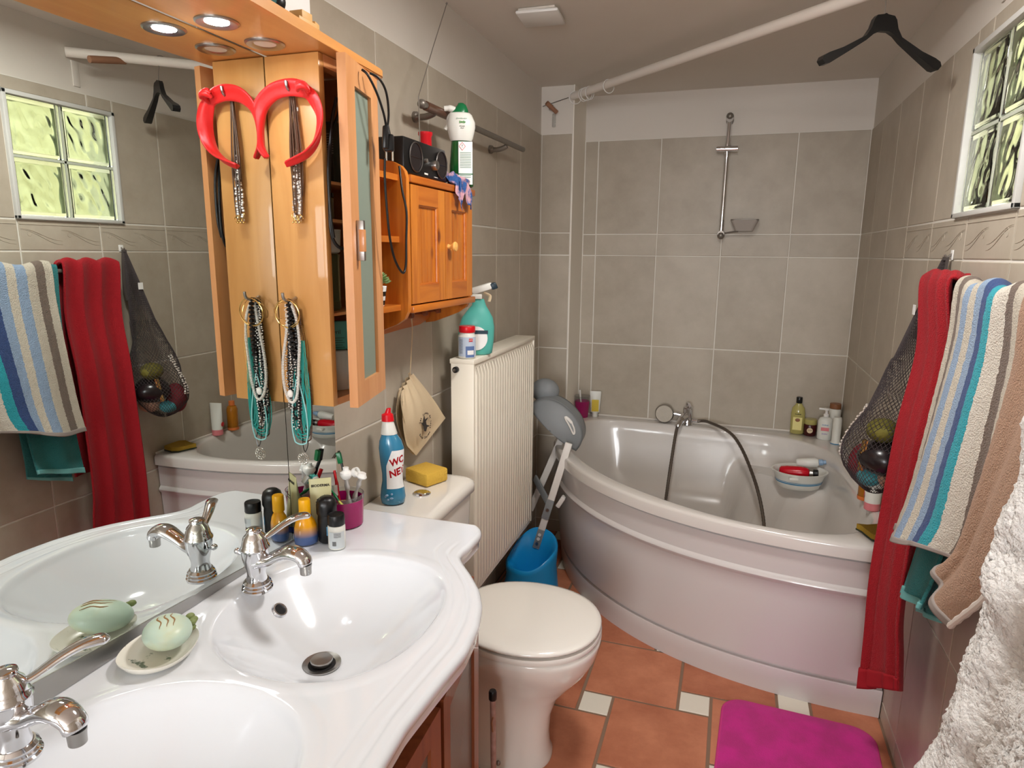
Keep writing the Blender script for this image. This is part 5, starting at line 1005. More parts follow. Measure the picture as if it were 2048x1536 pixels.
def ringp(sx, sy, zf, n=48): return [cp + V(sx * cos(a), sy * sin(a), zf(a)) for a in [2 * pi * i / n for i in range(n)]]
back = lambda a: max(0, sin(a)) ** 1.5         # back of the potty is towards +y
side = lambda a: max(0, cos(a)) ** 2
zt = lambda a: .150 + .100 * back(a) + .060 * side(a)
loft(bm, [ringp(.118, .125, lambda a: .0), ringp(.112, .120, lambda a: .05), ringp(.104, .112, lambda a: zt(a) * .6), ringp(.108, .116, lambda a: zt(a) - .02), ringp(.108, .116, lambda a: zt(a) - .004), ringp(.102, .110, lambda a: zt(a) + .001), ringp(.094, .102, lambda a: zt(a) - .006), ringp(.080, .085, lambda a: .13 + .4 * (zt(a) - .15)), ringp(.066, .07, lambda a: .10), ringp(.055, .06, lambda a: .03)], False, True); link('potty_shell', bm, 'bluep', t, sm=60)
bm = B(); grid(bm, 14, 6, lambda u, v: cp + V(.1245 * sin(-.9 + u * .9) * (1 - .1 * v), -.1285 * cos(-.9 + u * .9) * (1 - .06 * v), .002 + v * .055 * sin(pi * min(max(u, .02), .98)) ** .4)); link('arch_opening', bm, 'dark', t)
t = thing('toilet_brush_stick', 'pinkish stick with black rubber cap standing in front of the toilet', 'stick', (.415, 1.345, 0)); bm = B(); tube(bm, [(.414, 1.345, .0), (.408, 1.348, .345)], .0068, 16); link('stick', bm, mat('faded_pink_tube', srgb(176, 140, 130), .55, vary=(30, srgb(150, 112, 100), .1)), t); bm = B(); lathe(bm, [(.0095, 0), (.010, .002), (.010, .020), (.008, .024), (0, .025)], 20, (.408, 1.348, .343)); link('cap', bm, 'black', t)
bm = B(); tube(bm, [(.4115, 1.3392, .26), (.4085, 1.3398, .285), (.4115, 1.3397, .30)], .002, 6); link('sticker_remnant', bm, 'brown', t)
t = thing('bath_mat', 'magenta bath mat with rounded corners on the floor in front of the tub', 'mat', (1.16, 1.7, 0)); ma = radians(-3)
def rrm(w, h, r, z, ins=0): return [V(1.158, 1.695, 0) + Matrix.Rotation(ma, 3, 'Z') @ V(*(Vector((sx2 * (w / 2 - r) + (r - ins) * cos(a0 + pi / 2 * k / 8), sy2 * (h / 2 - r) + (r - ins) * sin(a0 + pi / 2 * k / 8), z)))) for sx2, sy2, a0 in ((1, 1, 0), (-1, 1, pi / 2), (-1, -1, pi), (1, -1, 3 * pi / 2)) for k in range(9)]
bm = B(); loft(bm, [rrm(.44, .66, .07, .001), rrm(.44, .66, .07, .006), rrm(.44, .66, .07, .0085, .004), rrm(.44, .66, .07, .0085, .012)], False, False); link('edging', bm, 'mat_edge', t, sm=60); bm = B(); 
def matpt(u, v): 
    p = V(1.158, 1.695, 0) + Matrix.Rotation(ma, 3, 'Z') @ V((u - .5) * .428, (v - .5) * .648, 0); p.z = .0105 + .0015 * noise.noise(p * 14); return p
L = [rrm(.428, .648, .066, .0082), rrm(.428, .648, .066, .0105, .004)]; 
for s in (.85, .6, .3, .05): L.append([V(1.158 + (p.x - 1.158) * s, 1.695 + (p.y - 1.695) * s, .0115 + .0015 * noise.noise(V(p.x * s * 9, p.y * s * 9, 0))) for p in rrm(.428, .648, .066, 0)])
loft(bm, L, False, True); link('pile', bm, 'mat_pink', t, sm=60)

# ---------------------------------------------------------------- hanging on the side of the mirror cabinet
PY = 1.106      # just in front of the side panel
t = thing('headband', 'bright red satin headband with a knot, hooked on the side of the mirror cabinet', 'headband', (.12, 1.09, 1.70))
hb = [(.050, 1.583), (.038, 1.605), (.036, 1.640), (.045, 1.672), (.070, 1.694), (.100, 1.702), (.128, 1.700), (.150, 1.688), (.163, 1.664), (.165, 1.636), (.156, 1.610), (.138, 1.590), (.115, 1.578), (.092, 1.570)]
P_ = spline([(x, 1.085 - .004 * sin(i * .5), z) for i, (x, z) in enumerate(hb)], 10)
bm = B(); n = len(P_); cen = V(.100, 1.085, 1.635); rings = []
for i, p in enumerate(P_):
    a = P_[max(i - 1, 0)]; b_ = P_[min(i + 1, n - 1)]; tt = (b_ - a).normalized(); rad = (p - cen); rad -= tt * rad.dot(tt); rad.normalize(); ax = tt.cross(rad); s = i / (n - 1)
    w = .0132 * (sin(pi * min(1, max(.0, s * 1.0))) ** .28 if 0 < s < 1 else .25) + .002; w *= (1 - .18 * exp(-((s - .52) / .04) ** 2)); tw = .5 + .9 * sin(s * 5.2 - .6); e1 = ax * cos(tw) + rad * sin(tw); e2 = -ax * sin(tw) + rad * cos(tw)
    rings.append([p + e1 * w * cos(q) + e2 * (.0042 + .0018 * sin(3 * q + 9 * s)) * sin(q) for q in [2 * pi * k / 20 for k in range(20)]])
loft(bm, rings, True, True); link('band', bm, 'satin', t, sm=60)
bm = B(); 
for k in range(3): tube(bm, [V(.136 + .013 * cos(a) + .004 * k, 1.078 - .008 * sin(a) - .001 * k, 1.694 + .012 * sin(a) - .003 * k) for a in [(-.6 + k * .5) + i * .3 for i in range(9)]], [.003 + .0038 * sin(pi * i / 8) for i in range(9)], 10)
link('knot', bm, 'satin', t, sm=70)
def beads(bm, pts, r, step=None, oval=1, jitter=0):
    pts = [Vector(p) for p in pts]; L = 0; acc = 0; step = step or r * 2
    for a, b_ in zip(pts, pts[1:]):
        d = (b_ - a).length; q = (b_ - a).normalized().to_track_quat('Z', 'Y').to_matrix() if d > 1e-9 else Matrix.Identity(3)
        while acc <= d:
            c = a.lerp(b_, acc / d); c += V(random.uniform(-1, 1), random.uniform(-1, 1), random.uniform(-1, 1)) * jitter; lathe(bm, [(0, -r * oval), (r * .8, -r * .6 * oval), (r, 0), (r * .8, r * .6 * oval), (0, r * oval)], 6, mtx=Matrix.Translation(c) @ q.to_4x4(), cap=False); acc += step
        acc -= d
def loop(x, ztop, zbot, w, y=PY, n=16, sway=0):
    """hanging necklace loop: down one side and up the other"""
    L = []
    for i in range(n * 2 + 1):
        s = i / n - 1; zz = abs(s); L.append((x + (w / 2) * (1 if s > 0 else -1) * (sin(pi * min(1, zz ** .9 * 1)) * .55 + .45 * (1 - zz ** 2)) * (1 if zz > 0 else 0) + sway * (1 - zz), y, zbot + (ztop - zbot) * zz ** 1.35))
    return spline(L, 3)
hk = thing('wall_hook', 'upper hook on the cabinet side under the red headband', 'hook', (.108, PY, 1.692)); bm = B(); tube(bm, spline([(.108, 1.107, 1.700), (.108, 1.094, 1.695), (.108, 1.078, 1.700), (.108, 1.074, 1.712)], 5), .003, 8); link('hook', bm, 'steel', hk)
NK = []
t = thing('necklace_chains', 'dark brown metal chain necklaces hanging straight under the red headband', 'necklace', (.108, PY, 1.69), group=None); bm = B()
for k, (x, zb_, w) in enumerate(((.106, 1.50, .014), (.108, 1.51, .022), (.104, 1.53, .010), (.110, 1.47, .016), (.107, 1.54, .018), (.106, 1.48, .008))): tube(bm, loop(x - .001 * k, 1.694, zb_, w, 1.100 - .0015 * k), .0013, 6)
link('chain', bm, 'bead_brown', t)
t = thing('crystal_necklace', 'necklace of clear and silvery beads dangling below the brown chains', 'necklace', (.102, PY, 1.56)); bm = B()
beads(bm, loop(.103, 1.57, 1.468, .014, 1.096), .0034, .0055, jitter=.0015); beads(bm, loop(.107, 1.60, 1.486, .006, 1.099), .0026, .0045, jitter=.001); link('beads', bm, 'crystal', t)
bm = B(); [tube(bm, [V(.096 + .003 * k, 1.094, 1.478 - .003 * (k % 3)) + V(.005 * cos(a), 0, .006 * sin(a)) for a in [i * .7 for i in range(9)]], .0006, 5) for k in range(6)]; [ball(bm, (.094 + .0035 * k, 1.093, 1.466 + .004 * (k % 2)), .0022, seg=8) for k in range(5)]; link('gold_charm', bm, 'gold', t)
hk = thing('wall_hook', 'lower hook on the cabinet side carrying the tangle of bead necklaces', 'hook', (.081, PY, 1.316)); bm = B(); tube(bm, spline([(.081, 1.107, 1.322), (.081, 1.09, 1.317), (.081, 1.070, 1.322), (.081, 1.066, 1.334)], 5), .003, 8); link('hook', bm, 'steel', hk)
t = thing('gold_hoop', 'gold wire hoop bangle hanging over the lower bead necklaces', 'bangle', (.079, 1.08, 1.293)); bm = B(); tube(bm, [V(.079 + .0275 * cos(a), 1.079 - .003 * sin(a), 1.293 + .0275 * sin(a)) for a in [2 * pi * i / 40 for i in range(40)]], .0013, 8, closed=True); tube(bm, [V(.077 + .026 * cos(a), 1.083 + .004 * sin(a), 1.294 + .027 * sin(a)) for a in [2 * pi * i / 40 for i in range(40)]], .0006, 6, closed=True); tube(bm, spline([(.081, 1.082, 1.316), (.062, 1.081, 1.313), (.046, 1.084, 1.300), (.048, 1.088, 1.284), (.058, 1.09, 1.282)], 6), .0006, 6); link('ring', bm, 'gold', t)
t = thing('black_bead_necklace', 'chunky black bead necklace, thickest strand on the lower hook', 'necklace', (.081, PY, 1.31)); bm = B(); beads(bm, spline([(.080, 1.084, 1.318), (.082, 1.083, 1.285), (.083, 1.084, 1.24), (.083, 1.086, 1.20)], 8), .0062, .0085, .7); beads(bm, loop(.078, 1.31, 1.08, .030, 1.094), .0040, .0056, jitter=.001); beads(bm, loop(.076, 1.315, 1.10, .020, 1.092), .0036, .0052, jitter=.001); beads(bm, loop(.078, 1.30, 1.06, .012, 1.098), .0038, .0056, jitter=.001); beads(bm, loop(.074, 1.315, 1.13, .008, 1.098), .0030, .0048, jitter=.001); link('beads', bm, 'bead_black', t)
t = thing('white_shell_necklace', 'white shell bead necklace with a pale stone at its bottom', 'necklace', (.080, PY, 1.31)); bm = B(); P_ = spline([(.082, 1.086, 1.316), (.095, 1.084, 1.285), (.100, 1.084, 1.24), (.096, 1.083, 1.19), (.092, 1.083, 1.15), (.086, 1.083, 1.125), (.076, 1.082, 1.116), (.064, 1.083, 1.130), (.058, 1.084, 1.16), (.059, 1.085, 1.20), (.068, 1.087, 1.25), (.078, 1.088, 1.31)], 8); beads(bm, P_, .0034, .0030, .45); link('beads', bm, 'bead_white', t)
bm = B(); ball(bm, (.074, 1.081, 1.134), .0065, .0045, .008, 12); link('pendant_stone', bm, 'bead_white', t)
t = thing('teal_cord_necklace', 'bundle of teal and turquoise cords hanging lowest on the cabinet side', 'necklace', (.085, PY, 1.31)); bm = B()
for k in range(7): tube(bm, loop(.090 - .001 * k, 1.205, 1.035 + .006 * (k % 4), .024 + .004 * k, 1.099 - .002 * (k % 3)), .0012, 6)
for k in range(3): tube(bm, loop(.098 + .003 * k, 1.24, 1.05 + .008 * k, .016, 1.093), .0013, 6)
link('cords', bm, 'bead_teal', t); bm = B(); tube(bm, loop(.086, 1.17, 1.028, .040, 1.090), .0014, 6); link('pale_cords', bm, 'bead_pale', t)
t = thing('brown_bead_necklace', 'thin brown seed bead strands mixed among the teal cords', 'necklace', (.09, PY, 1.30)); bm = B()
for k in range(4): beads(bm, loop(.088 + .002 * k, 1.30, 1.03 + .010 * k, .044 - .006 * k, 1.102 - .002 * k), .0016, .0029)
link('beads', bm, 'bead_brown', t)
t = thing('silver_chain_necklace', 'silver bead strands behind the white shell necklace', 'necklace', (.08, PY, 1.30)); bm = B(); beads(bm, loop(.068, 1.31, 1.10, .014, 1.090), .0017, .0050, jitter=.0012); beads(bm, loop(.078, 1.27, 1.06, .018, 1.089), .0018, .0062, jitter=.0014); link('beads', bm, 'crystal', t)
bm = B(); [tube(bm, spline([(.100 + .003 * k, 1.092, 1.27), (.104 + .004 * k, 1.092, 1.22), (.102 + .003 * k, 1.092, 1.16), (.108 + .002 * k, 1.092, 1.125 + .01 * k)], 6), .0005, 5) for k in range(3)]; link('gold_thread', bm, 'gold', t)
t = thing('filigree_pendant', 'round silver filigree pendant on a thin black cord, lowest of all', 'pendant', (.094, 1.09, 1.0)); bm = B(); tube(bm, spline([(.090, 1.10, 1.10), (.097, 1.096, 1.045), (.100, 1.094, 1.028), (.094, 1.092, 1.013), (.088, 1.094, 1.03), (.086, 1.098, 1.08)], 6), .0009, 6); link('cord', bm, 'bead_black', t)
bm = B(); pc = V(.0895, 1.091, .998)
for r_ in (.0125, .0075, .003): tube(bm, [pc + V(r_ * cos(a), 0, r_ * sin(a)) for a in [2 * pi * i / 24 for i in range(24)]], .0008, 6, closed=True)
for k in range(10): a = 2 * pi * k / 10; tube(bm, [pc + V(.0095 * cos(a), 0, .0095 * sin(a)) + V(.0024 * cos(q), 0, .0024 * sin(q)) for q in [2 * pi * i / 10 for i in range(10)]], .0005, 5, closed=True)
link('filigree', bm, 'silver', t)

# cables over the cabinet door
t = thing('looped_power_cable', 'black power cable looped inside the open mirror cabinet', 'cable', (.17, 1.12, 1.64)); bm = B(); tube(bm, spline([(.150, 1.17, 1.70), (.158, 1.140, 1.655), (.163, 1.122, 1.60), (.164, 1.112, 1.53), (.164, 1.110, 1.46), (.166, 1.118, 1.430), (.172, 1.135, 1.418), (.172, 1.155, 1.428), (.166, 1.175, 1.46), (.15, 1.20, 1.52)], 8), .0032, 10); tube(bm, spline([(.150, 1.18, 1.68), (.160, 1.130, 1.62), (.166, 1.108, 1.56), (.168, 1.106, 1.48), (.168, 1.114, 1.438)], 8), .0030, 10); link('cable', bm, 'rubber', t)
t = thing('hanging_plug_cable', 'black cable with two-pin plug slung over the ajar cabinet door', 'cable', (.19, 1.27, 1.63))
bm = B(); tube(bm, spline([(.196, 1.19, 1.752), (.207, 1.192, 1.742), (.212, 1.215, 1.715), (.212, 1.240, 1.682), (.206, 1.262, 1.655)], 8), .0024, 10); tube(bm, spline([(.198, 1.215, 1.752), (.210, 1.228, 1.745), (.213, 1.250, 1.725), (.208, 1.268, 1.69), (.202, 1.272, 1.66)], 8), .0024, 10)
tube(bm, spline([(.200, 1.262, 1.60), (.198, 1.263, 1.56), (.197, 1.270, 1.50), (.197, 1.280, 1.44), (.197, 1.300, 1.395), (.196, 1.336, 1.367), (.196, 1.352, 1.385), (.194, 1.360, 1.44), (.190, 1.372, 1.50), (.180, 1.372, 1.55), (.168, 1.385, 1.60)], 8), .0026, 10); link('cable', bm, 'rubber', t)
bm = B(); obox(bm, (.202, 1.276, 1.632), (.9, .43, 0), (-.43, .9, 0), (0, 0, 1), .022, .016, .034, .004); tube(bm, [(.203, 1.268, 1.665), (.203, 1.270, 1.648)], [.0045, .007], 12); obox(bm, (.206, 1.255, 1.640), (.9, .43, 0), (-.43, .9, 0), (0, .1, 1), .012, .012, .046, .004); p_ = link('plug', bm, 'black', t)
for d in (-.0065, .0065): bm = B(); c = V(.202, 1.278, 1.616) + V(.9, .43, 0) * d; tube(bm, [c, c + V(0, 0, -.019)], .0022, 10); link('pin', bm, 'chrome', p_)

# inside the mirror cabinet
t = bottle('white_tub', 'white plastic tub on the bottom shelf of the mirror cabinet', 'tub', .098, 1.218, 1.122, [(0, 0), (.030, 0), (.032, .003), (.032, .078), (.030, .084), (0, .085)], 'offwhite')
t = bottle('dark_bottle', 'dark jar with small white label at the cabinet bottom edge', 'jar', .105, 1.164, 1.122, [(0, 0), (.016, 0), (.0175, .002), (.0175, .055), (.015, .060), (0, .060)], 'darkjar'); lpart(t, 'lid', [(.0155, .0602), (.0165, .062), (.0165, .082), (0, .083)], 'black'); ldecal(t, 'label_patch', 'cotton', .007, .010, .030, r=.0177, ang=.15)
t = thing('teal_pouch', 'teal cosmetics pouch standing on the white tub in the cabinet', 'pouch', (.098, 1.205, 1.208), facecam(.09, 1.2)); bm = B(); box(bm, -.032, .036, -.006, .006, 0, .060, .002); link('pouch', bm, 'teal', t, local=True); ltext(t, 'avril', .0125, 'ink', .004, .037, -.0065)
bm = B(); ball(bm, (-.001, -.0066, .050), .0035, .0006, .0035, 10); [grid(bm, 1, 1, lambda u, v, k=k: V(-.012 + u * (.034 - .004 * (k % 2)), -.0066, .024 - k * .005 + v * .001)) for k in range(5)]; link('printed_lines', bm, 'ink', t, local=True)
t = bottle('tall_glass_jar', 'tall greenish glass jar on the middle shelf of the cabinet', 'jar', .100, 1.185, 1.2925, [(0, 0), (.024, 0), (.028, .004), (.0275, .020), (.0275, .104), (.029, .110), (.029, .114), (.024, .114), (.024, .020), (0, .015)], 'greenglass')
t = bottle('mug', 'white mug with blue flower print nested in the tall glass jar', 'mug', .104, 1.185, 1.4075, [(0, 0), (.020, 0), (.026, .004), (.029, .048), (.0275, .048), (.024, .006), (0, .006)], 'offwhite'); ldecal(t, 'blue_print', 'bluebox', .012, .036, .022, r=.0282, ang=-.4)
t = thing('booklet', 'dark striped booklet standing on the top shelf of the cabinet', 'booklet', (.1, 1.2, 1.5455)); bm = B(); box(bm, .060, .135, 1.175, 1.20, 1.5457, 1.66, .001); link('cover', bm, mat('dark_green_cover', srgb(58, 56, 44), .5), t); bm = B(); [box(bm, .064, .1355, 1.1742, 1.175, 1.60 + k * .0045, 1.602 + k * .0045) for k in range(9)]; link('page_lines', bm, mat('grey_lines', srgb(140, 134, 124), .6), t)
t = bottle('brass_tin', 'small round tin on the upper shelf of the cabinet, beside the cable', 'tin', .120, 1.155, 1.4745, [(0, 0), (.019, 0), (.020, .002), (.020, .040), (0, .042)], mat('olive_tin', srgb(120, 110, 80), .4, .3)); lpart(t, 'lid', [(.0205, .0422), (.0208, .044), (.0205, .050), (0, .051)], 'darkjar')
# on the canopy
t = thing('white_box', 'plain white box standing on the canopy, cut by the top of the photo', 'box', (.09, 1.10, 1.786)); bm = B(); box(bm, .045, .120, 1.045, 1.142, 1.7862, 1.98, .001); link('carton', bm, 'label', t)
t = thing('wooden_block_puzzle', 'small pile of blond wooden blocks on the canopy edge', 'blocks', (.15, 1.09, 1.786)); L_ = [(.155, 1.065, 1.7862, .036, .050, .018), (.150, 1.115, 1.7862, .030, .032, .014), (.152, 1.150, 1.7862, .026, .022, .010), (.152, 1.075, 1.8044, .026, .030, .016), (.150, 1.108, 1.8005, .022, .022, .013)]
for k, (x, y, z, a, b_, c) in enumerate(L_): bm = B(); q = Matrix.Rotation(.3 * sin(k * 2.1), 3, 'Z'); obox(bm, (x - .006, y, z + c / 2), q @ V(1, 0, 0), q @ V(0, 1, 0), (0, 0, 1), a, b_, c, .001); link('block', bm, 'lightwood', t)
t = thing('glossy_bottle', 'glossy dark bottle with teal body lying on the canopy at the top edge', 'bottle', (.18, .98, 1.80)); mt = Matrix.Translation((.165, .90, 1.8035)) @ V(.0, 1, 0).to_track_quat('Z', 'Y').to_matrix().to_4x4(); bm = B(); lathe(bm, [(0, 0), (.016, .002), (.017, .06), (.014, .066), (0, .066)], 24, mtx=mt); link('body', bm, mat('dark_teal_glass', srgb(60, 110, 112), .1), t); bm = B(); lathe(bm, [(.012, .0665), (.0165, .070), (.0165, .085), (.010, .092), (0, .094)], 24, mtx=mt); link('cap', bm, 'black', t, sm=60)

# ---------------------------------------------------------------- towel rail and textiles on the right wall
BX, BZ = 1.362, 1.338
t = thing('towel_rail', 'dark metal towel rail on the right wall under the towels', 'rail', (BX, 1.4, BZ)); bm = B(); tube(bm, [(BX, .98, BZ), (BX, 1.905, BZ)], .008, 14); ball(bm, (BX, 1.908, BZ), .011); link('bar', bm, 'gaskt', t)
for y in (1.86, 1.02): bm = B(); tube(bm, [(W, y, BZ - .012), (BX + .01, y, BZ - .002)], [.014, .009], 12); link('bracket', bm, 'gaskt', t)
def cat1(P, t):
    n = len(P); x = t * (n - 1); i = min(int(x), n - 2); f = x - i; p0, p1, p2, p3 = P[max(i - 1, 0)], P[i], P[i + 1], P[min(i + 2, n - 1)]
    return .5 * ((2 * p1) + (-p0 + p2) * f + (2 * p0 - 5 * p1 + 4 * p2 - p3) * f * f + (-p0 + 3 * p1 - 3 * p2 + p3) * f ** 3)
def cloth(bm, rails, nu, nv, fold, rough=.0):
    """rails: list over the width of polylines running back-bottom -> over the bar -> front-bottom"""
    R_ = [[Vector(p) for p in r] for r in rails]
    def f(u, v):
        col = [cat1(r, v) for r in R_]; p = cat1(col, u); p = p + fold(u, v); 
        if rough: p = p + V(1, .3, 0) * rough * noise.noise(p * 90)
        p.x = min(p.x, W - .004); return p
    return grid(bm, nu, nv, f)
def over(y, zback, front, bx=BX, bz=BZ, r=.016, yb=None):
    yb = y if yb is None else yb
    return [(bx + .040, yb, zback), (bx + .034, yb, (zback + bz) / 2), (bx + .024, y, bz - .02), (bx + .008, y, bz + r), (bx - r * .9, y, bz + r * .55)] + list(front)
def solid(o, th): m_ = o.modifiers.new('thickness', 'SOLIDIFY'); m_.thickness = th; m_.offset = 0; return o
down = lambda v, v0=.32: max(0, (v - v0) / (1 - v0))
# red towel
t = thing('red_towel', 'long red bath towel at the far end of the towel rail', 'towel', (BX, 1.79, BZ)); rails = []
for k in range(7):
    s = k / 6; y = 1.895 - .215 * s
    xs = [(1.355 + .012 * s, 1.18), (1.333 + .014 * s, .98), (1.322 + .020 * s, .775), (1.314 + .026 * s, .557), (1.318 + .034 * s, .38 + .07 * s), (1.320 + .042 * s, .215 + .15 * s)]
    rails.append(over(y, .60, [(x, y - .012 * s * 0, z) for x, z in xs], r=.020))
bm = B(); cloth(bm, rails, 72, 110, lambda u, v: V(.019 * (abs(sin(u * 3 * pi)) - .5) * (.55 + .45 * down(v)) - .006 * sin(u * 11 + v * 3) * down(v), .006 * sin(v * 6 + u * 4), .014 * abs(sin(u * 3 * pi)) * (1 if .25 < v < .5 else .0))); solid(link('towel', bm, 'towel_red', t, sm=80), .008)
bm = B(); cloth(bm, [[Vector(r[-2]).lerp(Vector(r[-1]), .62 + .38 * q) + V(-.0035, 0, -.001) for q in (0, .35, .7, 1)] for r in rails], 72, 6, lambda u, v: V(.019 * (abs(sin(u * 3 * pi)) - .5) - .006 * sin(u * 11 + 3), .006 * sin(6 + u * 4), 0)); solid(link('hem', bm, 'hem_red', t, sm=80), .010)
# teal towel
t = thing('teal_towel', 'teal towel between the red and the striped towel, seen mostly below the striped one', 'towel', (BX, 1.57, BZ)); rails = []
for k in range(6):
    s = k / 5; y = 1.668 - .170 * s; rails.append(over(y, 1.0, [(1.362, y, 1.18), (1.358, y - .006 * s, .98), (1.345, y - .01, .80), (1.320, y - .012, .632 + .05 * s)], r=.010))
bm = B(); cloth(bm, rails, 44, 70, lambda u, v: V(.008 * sin(u * 9 + 1) * down(v), 0, 0)); solid(link('front_layer', bm, 'towel_teal', t, sm=80), .007)
bm = B(); cloth(bm, [[Vector(r[-2]).lerp(Vector(r[-1]), q) + V(-.003, 0, -.001) for q in (.88, .92, .97, 1)] for r in rails], 44, 4, lambda u, v: V(.008 * sin(u * 9 + 1), 0, 0)); solid(link('hem', bm, 'hem_teal', t, sm=80), .009)
rails = []
for k in range(6):
    s = k / 5; y = 1.63 - .15 * s; rails.append([(BX + .030, y, 1.30), (BX + .022, y, 1.05), (BX + .006, y, .85), (BX - .006, y, .72), (BX - .006, y, .605 + .055 * s)])
bm = B(); cloth(bm, rails, 40, 50, lambda u, v: V(.006 * sin(u * 8) * v, 0, 0)); solid(link('back_layer', bm, 'towel_teal', t, sm=80), .007); bm = B(); cloth(bm, [[Vector(r[-2]).lerp(Vector(r[-1]), q) + V(-.003, 0, 0) for q in (.86, .92, .97, 1)] for r in rails], 40, 4, lambda u, v: V(.006 * sin(u * 8), 0, 0)); solid(link('hem', bm, 'hem_teal', t, sm=80), .009)
# striped towel
def stripes(name, stops, bump=True):
    m = mat(name, (1, 1, 1, 1), .95, sheen=.1, bump=(330, .9, 2)); nt = m.node_tree; uv = node(nt, 'ShaderNodeUVMap'); sx_ = node(nt, 'ShaderNodeSeparateXYZ'); nt.links.new(uv.outputs[0], sx_.inputs[0])
    nz = node(nt, 'ShaderNodeTexNoise'); nz.inputs['Scale'].default_value = 160; ma_ = node(nt, 'ShaderNodeMath', operation='MULTIPLY_ADD'); ma_.inputs[1].default_value = .012; tc = node(nt, 'ShaderNodeTexCoord'); nt.links.new(tc.outputs['Object'], nz.inputs['Vector']); nt.links.new(nz.outputs[0], ma_.inputs[0]); nt.links.new(sx_.outputs[0], ma_.inputs[2])
    rp = node(nt, 'ShaderNodeValToRGB'); rp.color_ramp.interpolation = 'CONSTANT'; e = rp.color_ramp.elements; e[0].position = 0; e[0].color = stops[0][1]; e[1].position = stops[1][0]; e[1].color = stops[1][1]
    for p, c in stops[2:]: q = e.new(p); q.color = c
    nt.links.new(ma_.outputs[0], rp.inputs[0]); nt.links.new(rp.outputs[0], nt.nodes['Principled BSDF'].inputs['Base Color']); return m
cr, tp, lb, nv, tq, wh, tn = srgb(196, 188, 172), srgb(118, 104, 94), srgb(140, 162, 188), srgb(52, 76, 126), srgb(44, 158, 172), srgb(212, 206, 194), srgb(172, 138, 114)
M['striped'] = stripes('striped_terry', [(0, cr), (.055, tp), (.10, cr), (.15, lb), (.20, cr), (.245, lb), (.30, nv), (.375, tq), (.425, wh), (.50, tp), (.55, cr), (.63, tn), (.985, cr)])
t = thing('striped_towel', 'large beach towel striped cream, blue, turquoise, brown and tan over the rail', 'towel', (BX, 1.35, BZ)); rails = []
T_ = [(1.64, 1.645, 1.283, .79, 1.00), (1.57, 1.58, 1.280, .795, 1.0), (1.50, 1.52, 1.288, .812, 1.0), (1.43, 1.47, 1.292, .826, 1.0), (1.365, 1.415, 1.305, .842, 1.0), (1.31, 1.365, 1.315, .85, 1.0), (1.25, 1.325, 1.292, .84, 1.0), (1.18, 1.29, 1.300, .82, 1.0), (1.10, 1.262, 1.288, .80, 1.0), (1.00, 1.240, 1.282, .785, 1.0)]
for yt, yb_, xb, zb_, f in T_:
    fr_ = []
    for q, z in ((.12, 1.24), (.28, 1.12), (.46, 1.01), (.66, .90), (1, zb_)):
        qq = q ** 1.25; fr_.append((1.352 + (xb - 1.352) * (q ** .8), yt + (yb_ - yt) * qq, z if q < 1 else zb_))
    rails.append(over(yt, .95, fr_, r=.022))
def fs(u, v):
    d = down(v, .26); return V(.007 * sin(u * 26 + .6) * (.35 + .65 * d) + .011 * sin(u * 11 + 2.2 * v) * d, .010 * sin(u * 15 + v * 2) * d, .008 * sin(u * 26 + .6) * (1 - d) * (1 if v > .1 else 0))
bm = B(); cloth(bm, rails, 170, 110, fs, .0015); solid(link('towel', bm, 'striped', t, sm=80), .008)
bm = B(); R2 = [[Vector(r[-2]).lerp(Vector(r[-1]), q) + V(-.003, 0, -.002) for q in (.86, .91, .96, 1.0)] for r in rails]; cloth(bm, R2, 170, 4, lambda u, v: fs(u, 1)); solid(link('hem', bm, mat('grey_hem', srgb(150, 140, 134), .9), t, sm=80), .010)
bm = B(); P_ = [cat1([Vector(p) for p in rails[-1]], v) + fs(1, v) for v in [.36 + .64 * i / 60 for i in range(61)]]; tube(bm, [p + V(-.004, -.003, 0) for p in P_], [.005 + .0014 * (i % 2) for i in range(61)], 8); link('edge_stitching', bm, 'bead_white', t)
# white plush robe, nearest the camera
t = thing('white_bathrobe', 'fluffy white plush robe hanging at the right edge, nearest the camera', 'robe', (1.30, .9, 1.5)); rails = []
for y0_, dy, dx in ((1.085, .02, .075), (1.05, .03, .01), (.98, .03, -.012), (.90, .02, .012), (.80, .0, -.006), (.70, -.02, .008), (.58, -.03, -.004)):
    rails.append([(1.335, y0_ - .06 + .0, 1.50), (1.300 + dx * .6, y0_ - .03, 1.34), (1.298 + dx, y0_, 1.20), (1.290 + dx, y0_, 1.07), (1.280 + dx, y0_, .99), (1.284 + dx, y0_, .91), (1.270 + dx, y0_, .82), (1.256 + dx, y0_, .74), (1.240 + dx, y0_, .66), (1.216 + dx, y0_, .56), (1.20 + dx, y0_, .44), (1.19 + dx, y0_, .30)])
bm = B(); cloth(bm, rails, 190, 260, lambda u, v: V(.010 * sin(u * 14 + v * 3) + .014 * noise.noise(V(u * 9, v * 14, 1)) + .0045 * noise.noise(V(u * 60, v * 150, 2)) + .0028 * noise.noise(V(u * 150, v * 300, 4)), .002 * noise.noise(V(u * 90, v * 160, 7)), 0)); solid(link('robe', bm, 'robe', t, sm=80), .010)
bm = B(); cloth(bm, [[Vector(p) + V(-.045 + .02 * k, -.13 + .05 * k, 0) for p in rails[3][4:]] for k in range(4)], 60, 160, lambda u, v: V(-.018 * sin(pi * u) + .008 * noise.noise(V(u * 30, v * 90, 8)), .004 * noise.noise(V(u * 30, v * 60, 5)), -.08 * v * 0)); solid(link('overlapping_front', bm, 'robe', t, sm=80), .012)

